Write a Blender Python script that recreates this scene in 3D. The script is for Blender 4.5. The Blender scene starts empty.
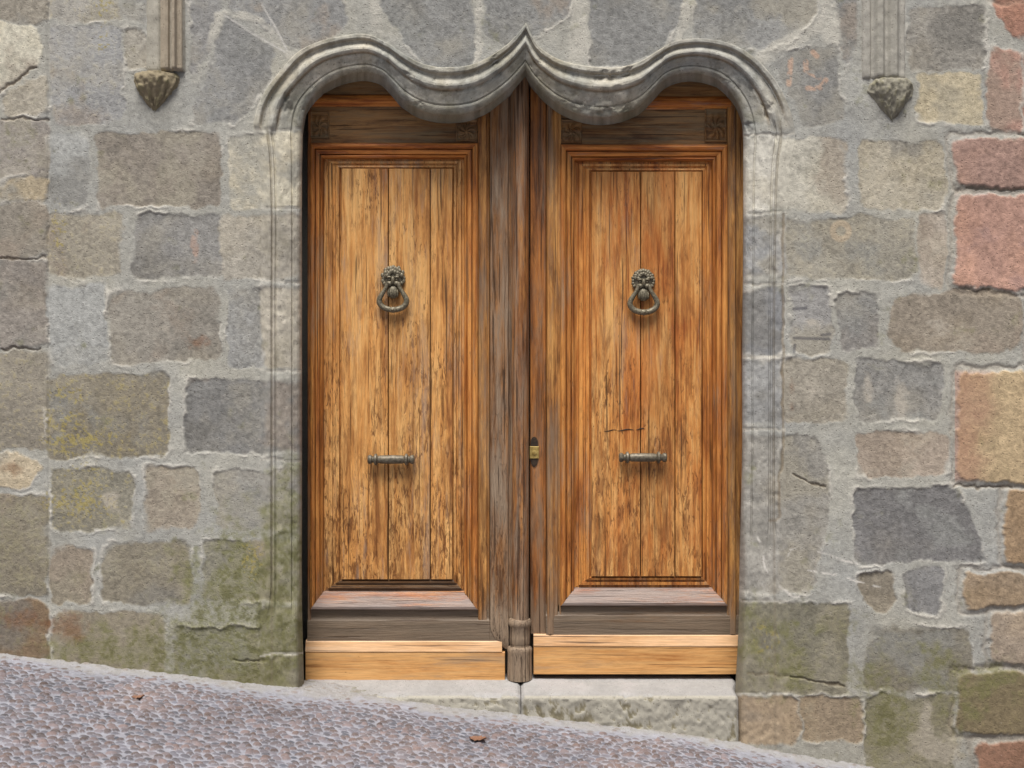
import bpy, bmesh, math, random
import numpy as np
from mathutils import Vector
R = math.radians
random.seed(7)

# ------------------------------------------------------------------ camera, sky, sun
scene = bpy.context.scene
DIST = 5.4          # camera to wall face, metres
CAMZ = 1.665
PXM = 0.005         # one unit of the measured elevation drawing = 5 mm on the wall face
cam_d = bpy.data.cameras.new("camera")
cam_d.sensor_width = 36
cam_d.lens = 36 * DIST / (1024 * PXM)
cam_d.clip_end = 200
cam = bpy.data.objects.new("camera", cam_d)
cam.location = (0, -DIST, CAMZ)
cam.rotation_euler = (R(90), 0, 0)
scene.collection.objects.link(cam)
scene.camera = cam

SUN_EL, SUN_AZ = 66, -12      # azimuth measured from -Y (behind the camera) towards -X
world = bpy.data.worlds.new("World"); scene.world = world
world.use_nodes = True
wn = world.node_tree.nodes; wl = world.node_tree.links
bg = wn["Background"]; bg.inputs[1].default_value = 0.062
sky = wn.new("ShaderNodeTexSky"); sky.sky_type = 'NISHITA'; sky.sun_disc = False
sky.sun_elevation = R(SUN_EL); sky.sun_rotation = R(180 - SUN_AZ)
sky.dust_density = 5.0; sky.air_density = 0.7; sky.ozone_density = 0.6
hs = wn.new('ShaderNodeHueSaturation'); hs.inputs['Saturation'].default_value = .6     # thin bright cloud
wl.new(sky.outputs[0], hs.inputs['Color']); wl.new(hs.outputs[0], bg.inputs[0])
sd = bpy.data.lights.new("sun", 'SUN'); sd.energy = 3.15; sd.angle = R(30); sd.color = (1, .96, .91)
so = bpy.data.objects.new("sun", sd); scene.collection.objects.link(so)
dv = Vector((math.sin(R(SUN_AZ)) * math.cos(R(SUN_EL)), -math.cos(R(SUN_AZ)) * math.cos(R(SUN_EL)), math.sin(R(SUN_EL))))
so.rotation_euler = dv.to_track_quat('Z', 'Y').to_euler(); so.location = (0, -4, 8)
scene.view_settings.view_transform = 'Standard'
scene.view_settings.look = 'None'
scene.view_settings.exposure = 0.57
scene.view_settings.gamma = 1
scene.render.engine = 'CYCLES'
scene.cycles.max_bounces = 4
col = scene.collection

# ------------------------------------------------------------------ helpers
def lin(c):
    c = np.asarray(c, dtype=float) / 255.0
    return np.where(c <= .04045, c / 12.92, ((c + .055) / 1.055) ** 2.4)

def W(px, py, y=0.0):
    """elevation-drawing coordinates -> world, for a surface lying at depth y"""
    s = (DIST + y) / DIST
    return ((px - 512) * PXM * s, y, CAMZ - (py - 384) * PXM * s)

_tabs = {}
def vn(x, y, seed=0):
    if seed not in _tabs:
        _tabs[seed] = np.random.RandomState(seed + 11).rand(256, 256).astype(np.float32)
    T = _tabs[seed]
    xi = np.floor(x).astype(np.int64); yi = np.floor(y).astype(np.int64)
    fx = (x - xi); fy = (y - yi)
    fx = fx * fx * (3 - 2 * fx); fy = fy * fy * (3 - 2 * fy)
    a = T[yi & 255, xi & 255]; b = T[yi & 255, (xi + 1) & 255]
    c = T[(yi + 1) & 255, xi & 255]; d = T[(yi + 1) & 255, (xi + 1) & 255]
    return (a + (b - a) * fx) * (1 - fy) + (c + (d - c) * fx) * fy

def fbm(x, y, scale, seed=0, oct=4, ax=1.0, ay=1.0, gain=.55):
    """about -1..1"""
    v = 0; a = 1; t = 0; f = 1.0 / scale
    for k in range(oct):
        v = v + a * (vn(x * f * ax + 17.3 * k, y * f * ay + 9.1 * k, seed + k) * 2 - 1)
        t += a; a *= gain; f *= 2.03
    return v / t * 1.6

def sm(a, b, x):
    t = np.clip((x - a) / (b - a), 0, 1)
    return t * t * (3 - 2 * t)

def setp(o, label=None, cat=None, group=None, kind=None):
    if label: o['label'] = label
    if cat: o['category'] = cat
    if group: o['group'] = group
    if kind: o['kind'] = kind
    return o

def empty(name, loc, label=None, cat=None, group=None):
    o = bpy.data.objects.new(name, None); col.objects.link(o)
    o.location = loc; o.empty_display_size = .1
    return setp(o, label, cat, group)

def wloc(o):
    v = Vector(o.location)
    while o.parent:
        o = o.parent; v += Vector(o.location)
    return v

def link(name, me, mat, parent=None, smooth=True):
    o = bpy.data.objects.new(name, me); col.objects.link(o)
    for m in (mat if isinstance(mat, (list, tuple)) else [mat]):
        me.materials.append(m)
    if smooth:
        me.polygons.foreach_set('use_smooth', [True] * len(me.polygons))
    if parent:
        o.parent = parent
        o.location = -wloc(parent)      # keeps the mesh in world coordinates
    return o

def np_mesh(name, V, F, colors=None):
    me = bpy.data.meshes.new(name)
    V = np.asarray(V, dtype=np.float32); F = np.asarray(F, dtype=np.int32)
    me.vertices.add(len(V)); me.vertices.foreach_set('co', V.ravel())
    me.loops.add(F.size); me.loops.foreach_set('vertex_index', F.ravel())
    me.polygons.add(len(F))
    me.polygons.foreach_set('loop_start', np.arange(0, F.size, F.shape[1], dtype=np.int32))
    me.update(calc_edges=True)
    if colors is not None:
        a = me.attributes.new('col', 'FLOAT_COLOR', 'POINT')
        c = np.ones((len(V), 4), dtype=np.float32); c[:, :3] = colors
        a.data.foreach_set('color', c.ravel())
    return me

def grid_faces(ny, nx):
    i = np.arange(ny * nx).reshape(ny, nx)
    return np.stack([i[:-1, :-1], i[1:, :-1], i[1:, 1:], i[:-1, 1:]], -1)

# ------------------------------------------------------------------ materials
def newmat(name):
    m = bpy.data.materials.new(name); m.use_nodes = True
    nt = m.node_tree
    return m, nt, nt.nodes, nt.links, nt.nodes['Principled BSDF']

def N(nodes, t, **kw):
    n = nodes.new(t)
    for k, v in kw.items():
        if k in n.inputs: n.inputs[k].default_value = v
        else: setattr(n, k, v)
    return n

def mixc(nt, f, a, b, mode='MIX'):
    n = nt.nodes.new('ShaderNodeMix'); n.data_type = 'RGBA'; n.blend_type = mode
    for i, v in ((0, f), (6, a), (7, b)):
        if hasattr(v, 'is_linked') or isinstance(v, bpy.types.NodeSocket): nt.links.new(v, n.inputs[i])
        elif i == 0: n.inputs[0].default_value = v
        else: n.inputs[i].default_value = (*v, 1)
    return n.outputs[2]

def ramp(nt, fac, stops):
    n = nt.nodes.new('ShaderNodeValToRGB'); nt.links.new(fac, n.inputs[0])
    el = n.color_ramp.elements
    while len(el) < len(stops): el.new(.5)
    for e, (p, c) in zip(el, stops):
        e.position = p
        e.color = (c, c, c, 1) if isinstance(c, (int, float)) else (*c, 1)
    return n.outputs[0]

def math_n(nt, op, a, b=None, c=None, clamp=False):
    n = nt.nodes.new('ShaderNodeMath'); n.operation = op; n.use_clamp = clamp
    for i, v in enumerate((a, b, c)):
        if v is None: continue
        if isinstance(v, (int, float)): n.inputs[i].default_value = v
        else: nt.links.new(v, n.inputs[i])
    return n.outputs[0]

def stone_mat(name, grain=.46, bump=.5, fine=170, rough=.93):
    m, nt, nd, lk, bs = newmat(name)
    at = nd.new('ShaderNodeAttribute'); at.attribute_name = 'col'
    tc = nd.new('ShaderNodeTexCoord')
    def noise(s, d, r=.6):
        n = N(nd, 'ShaderNodeTexNoise', Scale=s, Detail=d, Roughness=r)
        lk.new(tc.outputs['Object'], n.inputs['Vector']); return n.outputs[0]
    nf = noise(fine, 5, .7); nm = noise(42, 6, .7); nl = noise(9, 4)
    f = math_n(nt, 'MULTIPLY_ADD', nf, grain * 1.1, 1 - grain * .55)
    f2 = math_n(nt, 'MULTIPLY_ADD', nm, grain * 1.1, 1 - grain * .55)
    f3 = math_n(nt, 'MULTIPLY_ADD', nl, grain * .5, 1 - grain * .25)
    ff = math_n(nt, 'MULTIPLY', math_n(nt, 'MULTIPLY', f, f2), f3)
    c = nd.new('ShaderNodeVectorMath'); c.operation = 'SCALE'
    lk.new(at.outputs['Color'], c.inputs[0]); lk.new(ff, c.inputs['Scale'])
    # pits
    vo = N(nd, 'ShaderNodeTexVoronoi', Scale=82.0); lk.new(tc.outputs['Object'], vo.inputs['Vector'])
    pit = math_n(nt, 'MULTIPLY', ramp(nt, vo.outputs['Distance'], [(.14, 1.0), (.36, 0.0)]), ramp(nt, nm, [(.49, 0.0), (.60, .65)]))
    cc = mixc(nt, pit, c.outputs[0], tuple(lin((84, 78, 66))))
    # pale crystals
    vo2 = N(nd, 'ShaderNodeTexVoronoi', Scale=75.0); lk.new(tc.outputs['Object'], vo2.inputs['Vector'])
    sp = math_n(nt, 'MULTIPLY', ramp(nt, vo2.outputs['Distance'], [(.08, 1.0), (.2, 0.0)]), ramp(nt, nm, [(.36, .45), (.46, 0.0)]))
    cc = mixc(nt, sp, cc, tuple(lin((205, 198, 184))))
    lk.new(cc, bs.inputs['Base Color'])
    bs.inputs['Roughness'].default_value = rough
    bs.inputs['Specular IOR Level'].default_value = .25
    h = math_n(nt, 'ADD', math_n(nt, 'MULTIPLY', nf, 1.3), math_n(nt, 'MULTIPLY', nm, .6))
    h = math_n(nt, 'SUBTRACT', h, math_n(nt, 'MULTIPLY', pit, 1.8))
    b = N(nd, 'ShaderNodeBump', Strength=bump, Distance=.006)
    lk.new(h, b.inputs['Height']); lk.new(b.outputs[0], bs.inputs['Normal'])
    return m

M_WALL = stone_mat('weathered_stone')
M_SURR = stone_mat('carved_stone', grain=.42, bump=.32)
M_STREET = stone_mat('street_pebbles', grain=.4, bump=.3, fine=220, rough=.8)

def wood_mat(name, light, mid, dark, grey, horiz=False, pits=.5, greyamt=.25, wet=.5, seed=0.0, rough=.5, bump=.6, stain=None, blotch=.5, crack=.62):
    """light/mid/dark grain colours, pits = old varnish flaked into dark flecks, grey = weathered wood,
       wet = how far rain-splash weathering climbs the foot of the door"""
    m, nt, nd, lk, bs = newmat(name)
    tc = nd.new('ShaderNodeTexCoord')
    at = nd.new('ShaderNodeAttribute'); at.attribute_name = 'tone'
    off = nd.new('ShaderNodeVectorMath'); off.operation = 'MULTIPLY_ADD'
    cmb = nd.new('ShaderNodeCombineXYZ')
    for i in range(3): lk.new(at.outputs['Fac'], cmb.inputs[i])
    lk.new(cmb.outputs[0], off.inputs[0]); off.inputs[1].default_value = (3.1, 1.7, 5.3)
    lk.new(tc.outputs['Object'], off.inputs[2])
    def noise(scale, stretch, det=5, rg=.6, dist=0., o=0.):
        mp = nd.new('ShaderNodeMapping')
        lk.new(off.outputs[0], mp.inputs[0])
        mp.inputs['Scale'].default_value = (stretch, 1, 1) if horiz else (1, 1, stretch)
        mp.inputs['Location'].default_value = (seed + o, seed * 2.1 + o, seed * .7)
        n = N(nd, 'ShaderNodeTexNoise', Scale=scale, Detail=det, Roughness=rg, Distortion=dist)
        lk.new(mp.outputs[0], n.inputs['Vector']); return n.outputs[0]
    g = noise(34, .05, 7, .7, .5); big = noise(8, .22, 5, .65, .3, 3.); fine = noise(170, .05, 4, .7, 0, 5.)
    gg = math_n(nt, 'ADD', math_n(nt, 'MULTIPLY', g, .6), math_n(nt, 'MULTIPLY', big, .4))
    c = ramp(nt, gg, [(.38, tuple(lin(dark))), (.47, tuple(lin(mid))), (.58, tuple(lin(light)))])
    sx = nd.new('ShaderNodeSeparateXYZ'); lk.new(tc.outputs['Object'], sx.inputs[0])
    z = sx.outputs[2]
    low = math_n(nt, 'MULTIPLY_ADD', z, -1.0 / 1.6, 2.1 / 1.6, clamp=True)   # 1 near the foot, 0 above 2.1 m
    # browned patches where the old varnish is left
    bl = math_n(nt, 'ADD', noise(22, .16, 8, .75, .6, 41.), math_n(nt, 'MULTIPLY', low, .06 if pits > .3 else .0))
    bf = ramp(nt, bl, [(.50, 0.0), (.64, min(1.0, 1.3 * blotch))])
    c = mixc(nt, bf, c, tuple(lin(np.array(dark) * .82)))
    fv = math_n(nt, 'MULTIPLY_ADD', fine, 1.0, .5)
    tn = math_n(nt, 'MULTIPLY_ADD', at.outputs['Fac'], .40, .84)
    sc = nd.new('ShaderNodeVectorMath'); sc.operation = 'SCALE'
    lk.new(c, sc.inputs[0]); lk.new(math_n(nt, 'MULTIPLY', fv, tn), sc.inputs['Scale'])
    c = sc.outputs[0]
    if stain:
        st = ramp(nt, noise(6, .25, 6, .65, .3, 9.), [(.47, 0.0), (.60, .6)])
        c = mixc(nt, st, c, tuple(lin(stain)), 'MULTIPLY')
    # flaked varnish
    pn = noise(88, .19, 6, .68, .8, 13.)
    pm = noise(9, .4, 4, .6, .2, 17.)
    amt = math_n(nt, 'ADD', math_n(nt, 'MULTIPLY', low, .075 * pits), math_n(nt, 'MULTIPLY', pm, .30 * pits))
    pv = math_n(nt, 'ADD', pn, amt)
    pit = ramp(nt, pv, [(.675, 0.0), (.75, .8)])
    pit = math_n(nt, 'MULTIPLY', pit, ramp(nt, math_n(nt, 'ADD', noise(7, .35, 4, .6, .3, 61.), math_n(nt, 'MULTIPLY', low, .17)), [(.46, .12), (.62, 1.0)]))
    c = mixc(nt, pit, c, tuple(lin((98, 56, 24))))
    # grey weathering, ragged along the grain
    gm = noise(26, .09, 8, .78, .3, 21.)
    gb = noise(5, .2, 4, .6, .2, 23.)
    gm = math_n(nt, 'ADD', math_n(nt, 'MULTIPLY', gm, .6), math_n(nt, 'MULTIPLY', gb, .4))
    wz = math_n(nt, 'MULTIPLY_ADD', z, -1 / .36, (.34 + .36) / .36 + wet * .9 - .5, clamp=True)
    ga = math_n(nt, 'ADD', gm, math_n(nt, 'MULTIPLY', wz, .26 if wet > 0 else 0.0))
    t0 = .66 - greyamt * .34
    gf = ramp(nt, ga, [(max(.02, t0 - .05), 0.0), (min(.98, t0 + .09), .9)])
    gcol = mixc(nt, noise(60, .07, 5, .75, 0, 51.), tuple(lin(grey) * .35), tuple(lin(grey) * 1.75))
    c = mixc(nt, gf, c, gcol)
    # drying cracks along the grain
    crn = noise(95, .016, 3, .55, .2, 31.)
    cr = ramp(nt, crn, [(crack, 0.0), (crack + .05, .75)])
    c = mixc(nt, cr, c, tuple(lin((56, 36, 22))))
    lk.new(c, bs.inputs['Base Color'])
    bs.inputs['Roughness'].default_value = rough
    bs.inputs['Specular IOR Level'].default_value = .4
    h = math_n(nt, 'SUBTRACT', math_n(nt, 'ADD', g, fine), math_n(nt, 'ADD', math_n(nt, 'MULTIPLY', pit, .5), math_n(nt, 'MULTIPLY', cr, 1.1)))
    b = N(nd, 'ShaderNodeBump', Strength=bump, Distance=.005)
    lk.new(h, b.inputs['Height']); lk.new(b.outputs[0], bs.inputs['Normal'])
    return m

M_PLANK = wood_mat('honey_plank', (214, 166, 104), (194, 138, 76), (142, 90, 44), (156, 132, 112), pits=.85, greyamt=.26, wet=.0, blotch=.45)
M_PLANK_R = wood_mat('orange_plank', (210, 160, 98), (188, 128, 66), (138, 80, 36), (146, 116, 98), pits=.7, greyamt=.2, wet=.0, seed=4., stain=(238, 196, 160), blotch=.5)
M_STILE = wood_mat('stile_wood', (196, 146, 84), (160, 110, 58), (104, 66, 34), (128, 108, 88), greyamt=.36, wet=.3, seed=2., pits=.4)
M_RAIL = wood_mat('rail_wood', (132, 96, 60), (96, 68, 42), (56, 38, 24), (112, 98, 82), horiz=True, pits=.1, greyamt=.40, wet=.42, seed=6.)
M_TOPRAIL = wood_mat('top_rail_wood', (172, 130, 80), (136, 98, 58), (84, 56, 32), (132, 116, 88), horiz=True, pits=.1, greyamt=.42, wet=0, seed=6.5, blotch=.5)
M_MOLD = wood_mat('moulding_wood', (204, 142, 74), (166, 102, 46), (104, 58, 26), (142, 122, 100), greyamt=.30, wet=.2, seed=8., pits=.5, blotch=.3)
M_MOLDH = wood_mat('moulding_wood_across', (204, 134, 64), (164, 94, 38), (98, 50, 20), (140, 130, 124), horiz=True, greyamt=.2, wet=1.0, seed=9., pits=.2)
M_CENTRE = wood_mat('centre_flank_wood', (164, 116, 70), (124, 84, 48), (72, 46, 28), (146, 128, 108), greyamt=.52, wet=.18, seed=12., pits=.6, crack=.59, bump=1.0)
M_RED = wood_mat('reddish_edge_wood', (178, 116, 58), (142, 88, 42), (84, 48, 22), (124, 104, 84), greyamt=.34, wet=.3, seed=15., pits=.4)
M_POST = wood_mat('rounded_post_wood', (182, 126, 68), (136, 86, 44), (78, 46, 24), (144, 124, 104), greyamt=.40, wet=.22, seed=18., pits=.7, crack=.57, bump=.9)
M_KICK = wood_mat('new_pine_board', (204, 158, 102), (194, 144, 88), (166, 112, 60), (150, 128, 104), horiz=True, pits=.0, greyamt=.22, wet=0, seed=20., bump=.15, blotch=.2)
M_KICKT = wood_mat('new_pine_lip', (202, 166, 128), (192, 152, 110), (172, 130, 88), (186, 164, 142), horiz=True, pits=.0, greyamt=.2, wet=0, seed=23., bump=.15, blotch=.2)

def metal_mat(name, c1, c2, metal=.6, rough=.5, sc=60):
    m, nt, nd, lk, bs = newmat(name)
    tc = nd.new('ShaderNodeTexCoord')
    n = N(nd, 'ShaderNodeTexNoise', Scale=sc, Detail=5.0, Roughness=.65); lk.new(tc.outputs['Object'], n.inputs['Vector'])
    lk.new(ramp(nt, n.outputs[0], [(.38, tuple(lin(c1))), (.62, tuple(lin(c2)))]), bs.inputs['Base Color'])
    bs.inputs['Metallic'].default_value = metal; bs.inputs['Roughness'].default_value = rough
    b = N(nd, 'ShaderNodeBump', Strength=.4, Distance=.002)
    lk.new(n.outputs[0], b.inputs['Height']); lk.new(b.outputs[0], bs.inputs['Normal'])
    return m
M_IRON = metal_mat('weathered_bronze', (88, 82, 66), (136, 128, 108), .3, .5, 120)
M_PULL = metal_mat('dull_pull_metal', (82, 76, 64), (120, 112, 96), .35, .5, 80)
M_BRASS = metal_mat('lock_brass', (158, 132, 72), (192, 168, 104), .5, .45)
M_DARK = metal_mat('dark_iron', (44, 34, 26), (70, 56, 42), .3, .6)
M_LEAF = metal_mat('dry_leaf', (112, 80, 62), (138, 102, 80), 0, .7, 90)

# ------------------------------------------------------------------ stone catalogue (elevation units)
def rect(x0, y0, x1, y1, j=2.5):
    r = random.uniform
    return [(x0 + r(-j, j), y0 + r(-j, j)), (x1 + r(-j, j), y0 + r(-j, j)), (x1 + r(-j, j), y1 + r(-j, j)), (x0 + r(-j, j), y1 + r(-j, j))]

G1, G2, G3 = (137, 136, 129), (126, 126, 121), (150, 148, 139)
BL = (151, 152, 147); TN = (146, 136, 120); BR = (132, 121, 106); CR = (186, 178, 152); PK = (178, 138, 118)
OC = (180, 152, 108); RD = (168, 128, 112); DG = (118, 117, 113)
S = []   # (poly, colour, recess(mm, + = proud), roughness(mm), spots)
def st(p, c, h=-3, r=2.5, **k):
    if not isinstance(p[0], (tuple, list)): p = rect(*p)
    S.append((p, c, h, r, k))
# left neighbouring masonry
st((-70, -40, 47, 22), (146, 138, 122), 2); st([(-70, 27), (34, 25), (44, 45), (36, 66), (2, 92), (-70, 96)], (188, 182, 160), 3, 1.5)
st([(4, 95), (46, 70), (46, 112), (6, 118)], (156, 148, 130), 2, 4); st((-60, 122, 47, 178, 1), (136, 129, 120), 3, 3)
st((-60, 181, 47, 202, 1), (162, 146, 116), 3, 2); st((-70, 204, 47, 257, 1), (134, 126, 112), 3, 2)
st((-60, 260, 47, 346, 1), (134, 126, 116), 2, 3); st((-70, 351, 47, 446, 1), (136, 128, 112), 1, 3, lich=.35)
st([(-60, 452), (20, 452), (42, 466), (30, 486), (-60, 488)], (176, 160, 130), 3, 3); st((-70, 498, 47, 596, 1), (128, 120, 102), 2, 6, moss=.5)
st((-60, 602, 48, 690, 1), (122, 98, 72), 2, 5, moss=.6)
# main wall, left of the doorway
st((50, -40, 120, 20), (150, 146, 136), lich=.3); st((124, -40, 146, 20), G1)
st((53, 28, 122, 122), (142, 142, 140), -2, 3.5, lich=.15); st((127, 30, 146, 68), (150, 144, 130))
st([(189, -20), (222, -20), (208, 55), (192, 78)], (130, 129, 126))
st([(224, 18), (296, 64), (266, 92), (258, 122), (188, 123), (194, 100), (210, 58)], (127, 127, 124), -1, 2.5)
st([(234, -40), (330, -40), (348, 20), (330, 40), (300, 52), (230, 8)], (130, 130, 127), -1, 2.5)
st((50, 133, 85, 207), BL, -1, 1.5); st((96, 135, 220, 205), (132, 123, 110), -2, 3.5)
st((229, 135, 315, 205), (182, 174, 150), -1, 2); st((50, 213, 122, 278), (146, 138, 120), -2, 3, lich=.25)
st((137, 219, 226, 277), (132, 130, 125), -3, 2.5); st((222, 218, 315, 278), (158, 151, 136), -2, 2); st((49, 286, 106, 366), BL, -1, 2)
st((112, 291, 218, 361), (136, 130, 118), -2, 2); st((228, 290, 268, 365), (142, 142, 138), -2, 2.5); st((264, 289, 315, 366), (166, 158, 140), -2, 2)
st((49, 377, 168, 457), (128, 120, 102), -2, 3, lich=.5); st((186, 382, 315, 452), DG, -4, 3.5)
st((54, 471, 130, 530), (134, 129, 112), -1, 3, lich=.6); st((149, 466, 195, 529), (144, 132, 114), -2, 4)
st((216, 471, 315, 528), (138, 134, 124), -2, 2.5, moss=.15)
st((51, 547, 91, 602), (136, 126, 106), -2, 2.5); st((104, 545, 190, 600), (124, 116, 98), -3, 6, moss=.35)
st((56, 613, 163, 690), (130, 120, 100), -1, 3, moss=.5); st((176, 627, 266, 690), (128, 122, 100), -2, 5, moss=.5)
st((205, 541, 315, 600), (134, 130, 112), -1, 3, moss=.4); st((262, 606, 315, 652), (124, 119, 96), -2, 4, moss=.5); st((262, 657, 315, 730), (126, 120, 98), -2, 4, moss=.4)
# voussoirs over the doorway
st([(350, -40), (452, -40), (474, 20), (474, 66), (445, 72), (415, 64), (385, 50), (378, 0)], (129, 129, 125), -1, 2.5)
st([(484, -40), (572, -40), (566, 66), (538, 55), (510, 50), (484, 66)], (129, 129, 125), -1, 2.5)
st([(594, -40), (690, -40), (668, 46), (640, 62), (590, 70)], (129, 129, 125), -1, 2.5)
st([(702, -40), (812, -40), (818, 12), (800, 36), (768, 54), (740, 50), (692, 44)], (129, 129, 125), -2, 2.5)
st([(772, 64), (796, 50), (834, 48), (843, 122), (800, 129), (786, 92)], (122, 121, 116), -3, 2)
st([(830, -40), (854, -40), (856, 50), (847, 70), (838, 50)], (129, 129, 125), -2, 2.5)
# right of the doorway
st((911, 7, 981, 68), (148, 143, 132), -2, 3); st((917, 73, 982, 122), (190, 176, 142), -1, 2)
st((728, 139, 778, 209), (178, 174, 160), -1, 2); st((776, 139, 845, 209), (174, 169, 152), -1, 2); st((858, 141, 944, 207), (160, 151, 130), -2, 3.5)
st((728, 219, 792, 277), (146, 147, 146), -2, 2.5); st((786, 219, 915, 277), (144, 138, 122), -2, 2.5, lich=.1); st((919, 212, 947, 285), (164, 152, 136), -1, 2)
st((728, 291, 782, 351), (128, 129, 130), -3, 2.5); st((793, 291, 830, 353), (138, 136, 132), -4, 2); st((841, 293, 878, 349), (130, 126, 120), -4, 2.5)
st([(892, 305), (905, 293), (1018, 292), (1022, 345), (1000, 352), (896, 350), (888, 335)], (152, 139, 120), 1, 4)
st((728, 362, 787, 424), (140, 140, 137), -2, 2.5); st((785, 363, 845, 423), (146, 138, 122), -2, 2.5); st((856, 364, 941, 421), (134, 132, 126), -4, 3)
st((855, 434, 947, 473), (154, 138, 120), -2, 3); st((728, 436, 781, 594), (148, 144, 134), -2, 3); st([(783, 436), (836, 437), (838, 470), (832, 500), (838, 530), (838, 585), (815, 594), (779, 590)], (138, 134, 124), -3, 3)
st([(856, 489), (958, 488), (972, 520), (986, 548), (982, 562), (857, 564)], (124, 122, 120), -3, 3.5)
st([(858, 576), (893, 573), (893, 608), (880, 614), (866, 606), (857, 590)], (134, 124, 106), -4, 4)
st((906, 572, 942, 612), (126, 125, 123), -2, 2); st((728, 604, 849, 692), (124, 119, 100), 0, 5, moss=.4)
st((868, 627, 972, 690), (130, 124, 108), -1, 3.5, moss=.4); st((728, 699, 800, 745), (166, 142, 112), -2, 3); st((803, 699, 862, 742), (150, 130, 104), -2, 3, moss=.15)
st((866, 696, 952, 790), (126, 121, 96), -2, 4, moss=.6)
# red and ochre sandstone on the right
st([(990, -40), (1110, -40), (1110, 40), (1010, 36), (992, 10)], (170, 130, 112), 3.9, 2); st((992, 48, 1020, 130), (174, 142, 128), 3.9, 2)
st((1024, 44, 1100, 130), (170, 130, 112), 3.9, 3)
st((953, 139, 1090, 189), (164, 136, 124), 6, 3); st((954, 194, 1090, 290), (178, 143, 128), 6, 2)
st((1028, 294, 1100, 360), (170, 134, 120), 6, 3); st((955, 369, 1090, 482), (178, 158, 126), 7, 2.5)
st((1003, 489, 1090, 567), (154, 132, 106), 7, 5); st((962, 572, 1090, 610), (150, 133, 112), 7, 5)
st((990, 615, 1090, 666), (154, 141, 126), 6, 5); st((955, 670, 1090, 735), (124, 112, 88), 6, 5, moss=.5)
st((975, 741, 1090, 800), (148, 112, 94), 8, 4)
# beyond the picture: random courses
def fill(x0, x1, y0, y1, cols, h=-2):
    y = y0
    while y < y1:
        ch = random.uniform(58, 90); x = x0
        while x < x1:
            cw = random.uniform(55, 130)
            st((x + 4, y + 4, min(x + cw, x1) - 4, y + ch - 4), cols[random.randrange(len(cols))], h, 3)
            x += cw
        y += ch
fill(-520, -78, -640, 700, [TN, BR, G1, CR, (134, 126, 112)], 2)
fill(-78, 48, -640, -45, [TN, BR, G1], 2)
fill(48, 985, -640, -45, [G1, G2, G3, TN, BL, BR])
fill(985, 1110, -640, -45, [RD, PK, OC], 6)
fill(1110, 1560, -640, 900, [RD, PK, OC, TN], 6)

MORTAR = (166, 165, 157)

def strokes(X, Y, segs, w):
    d = np.full(X.shape, 1e9, dtype=np.float32)
    for (ax, ay, bx, by) in segs:
        vx, vy = bx - ax, by - ay; L = vx * vx + vy * vy + 1e-9
        t = np.clip(((X - ax) * vx + (Y - ay) * vy) / L, 0, 1)
        d = np.minimum(d, np.hypot(X - ax - t * vx, Y - ay - t * vy))
    return 1 - sm(w * .6, w * 1.4, d)

def blend(C, m, c):
    c = lin(c).astype(np.float32)
    return C + m[..., None] * (c - C)

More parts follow.
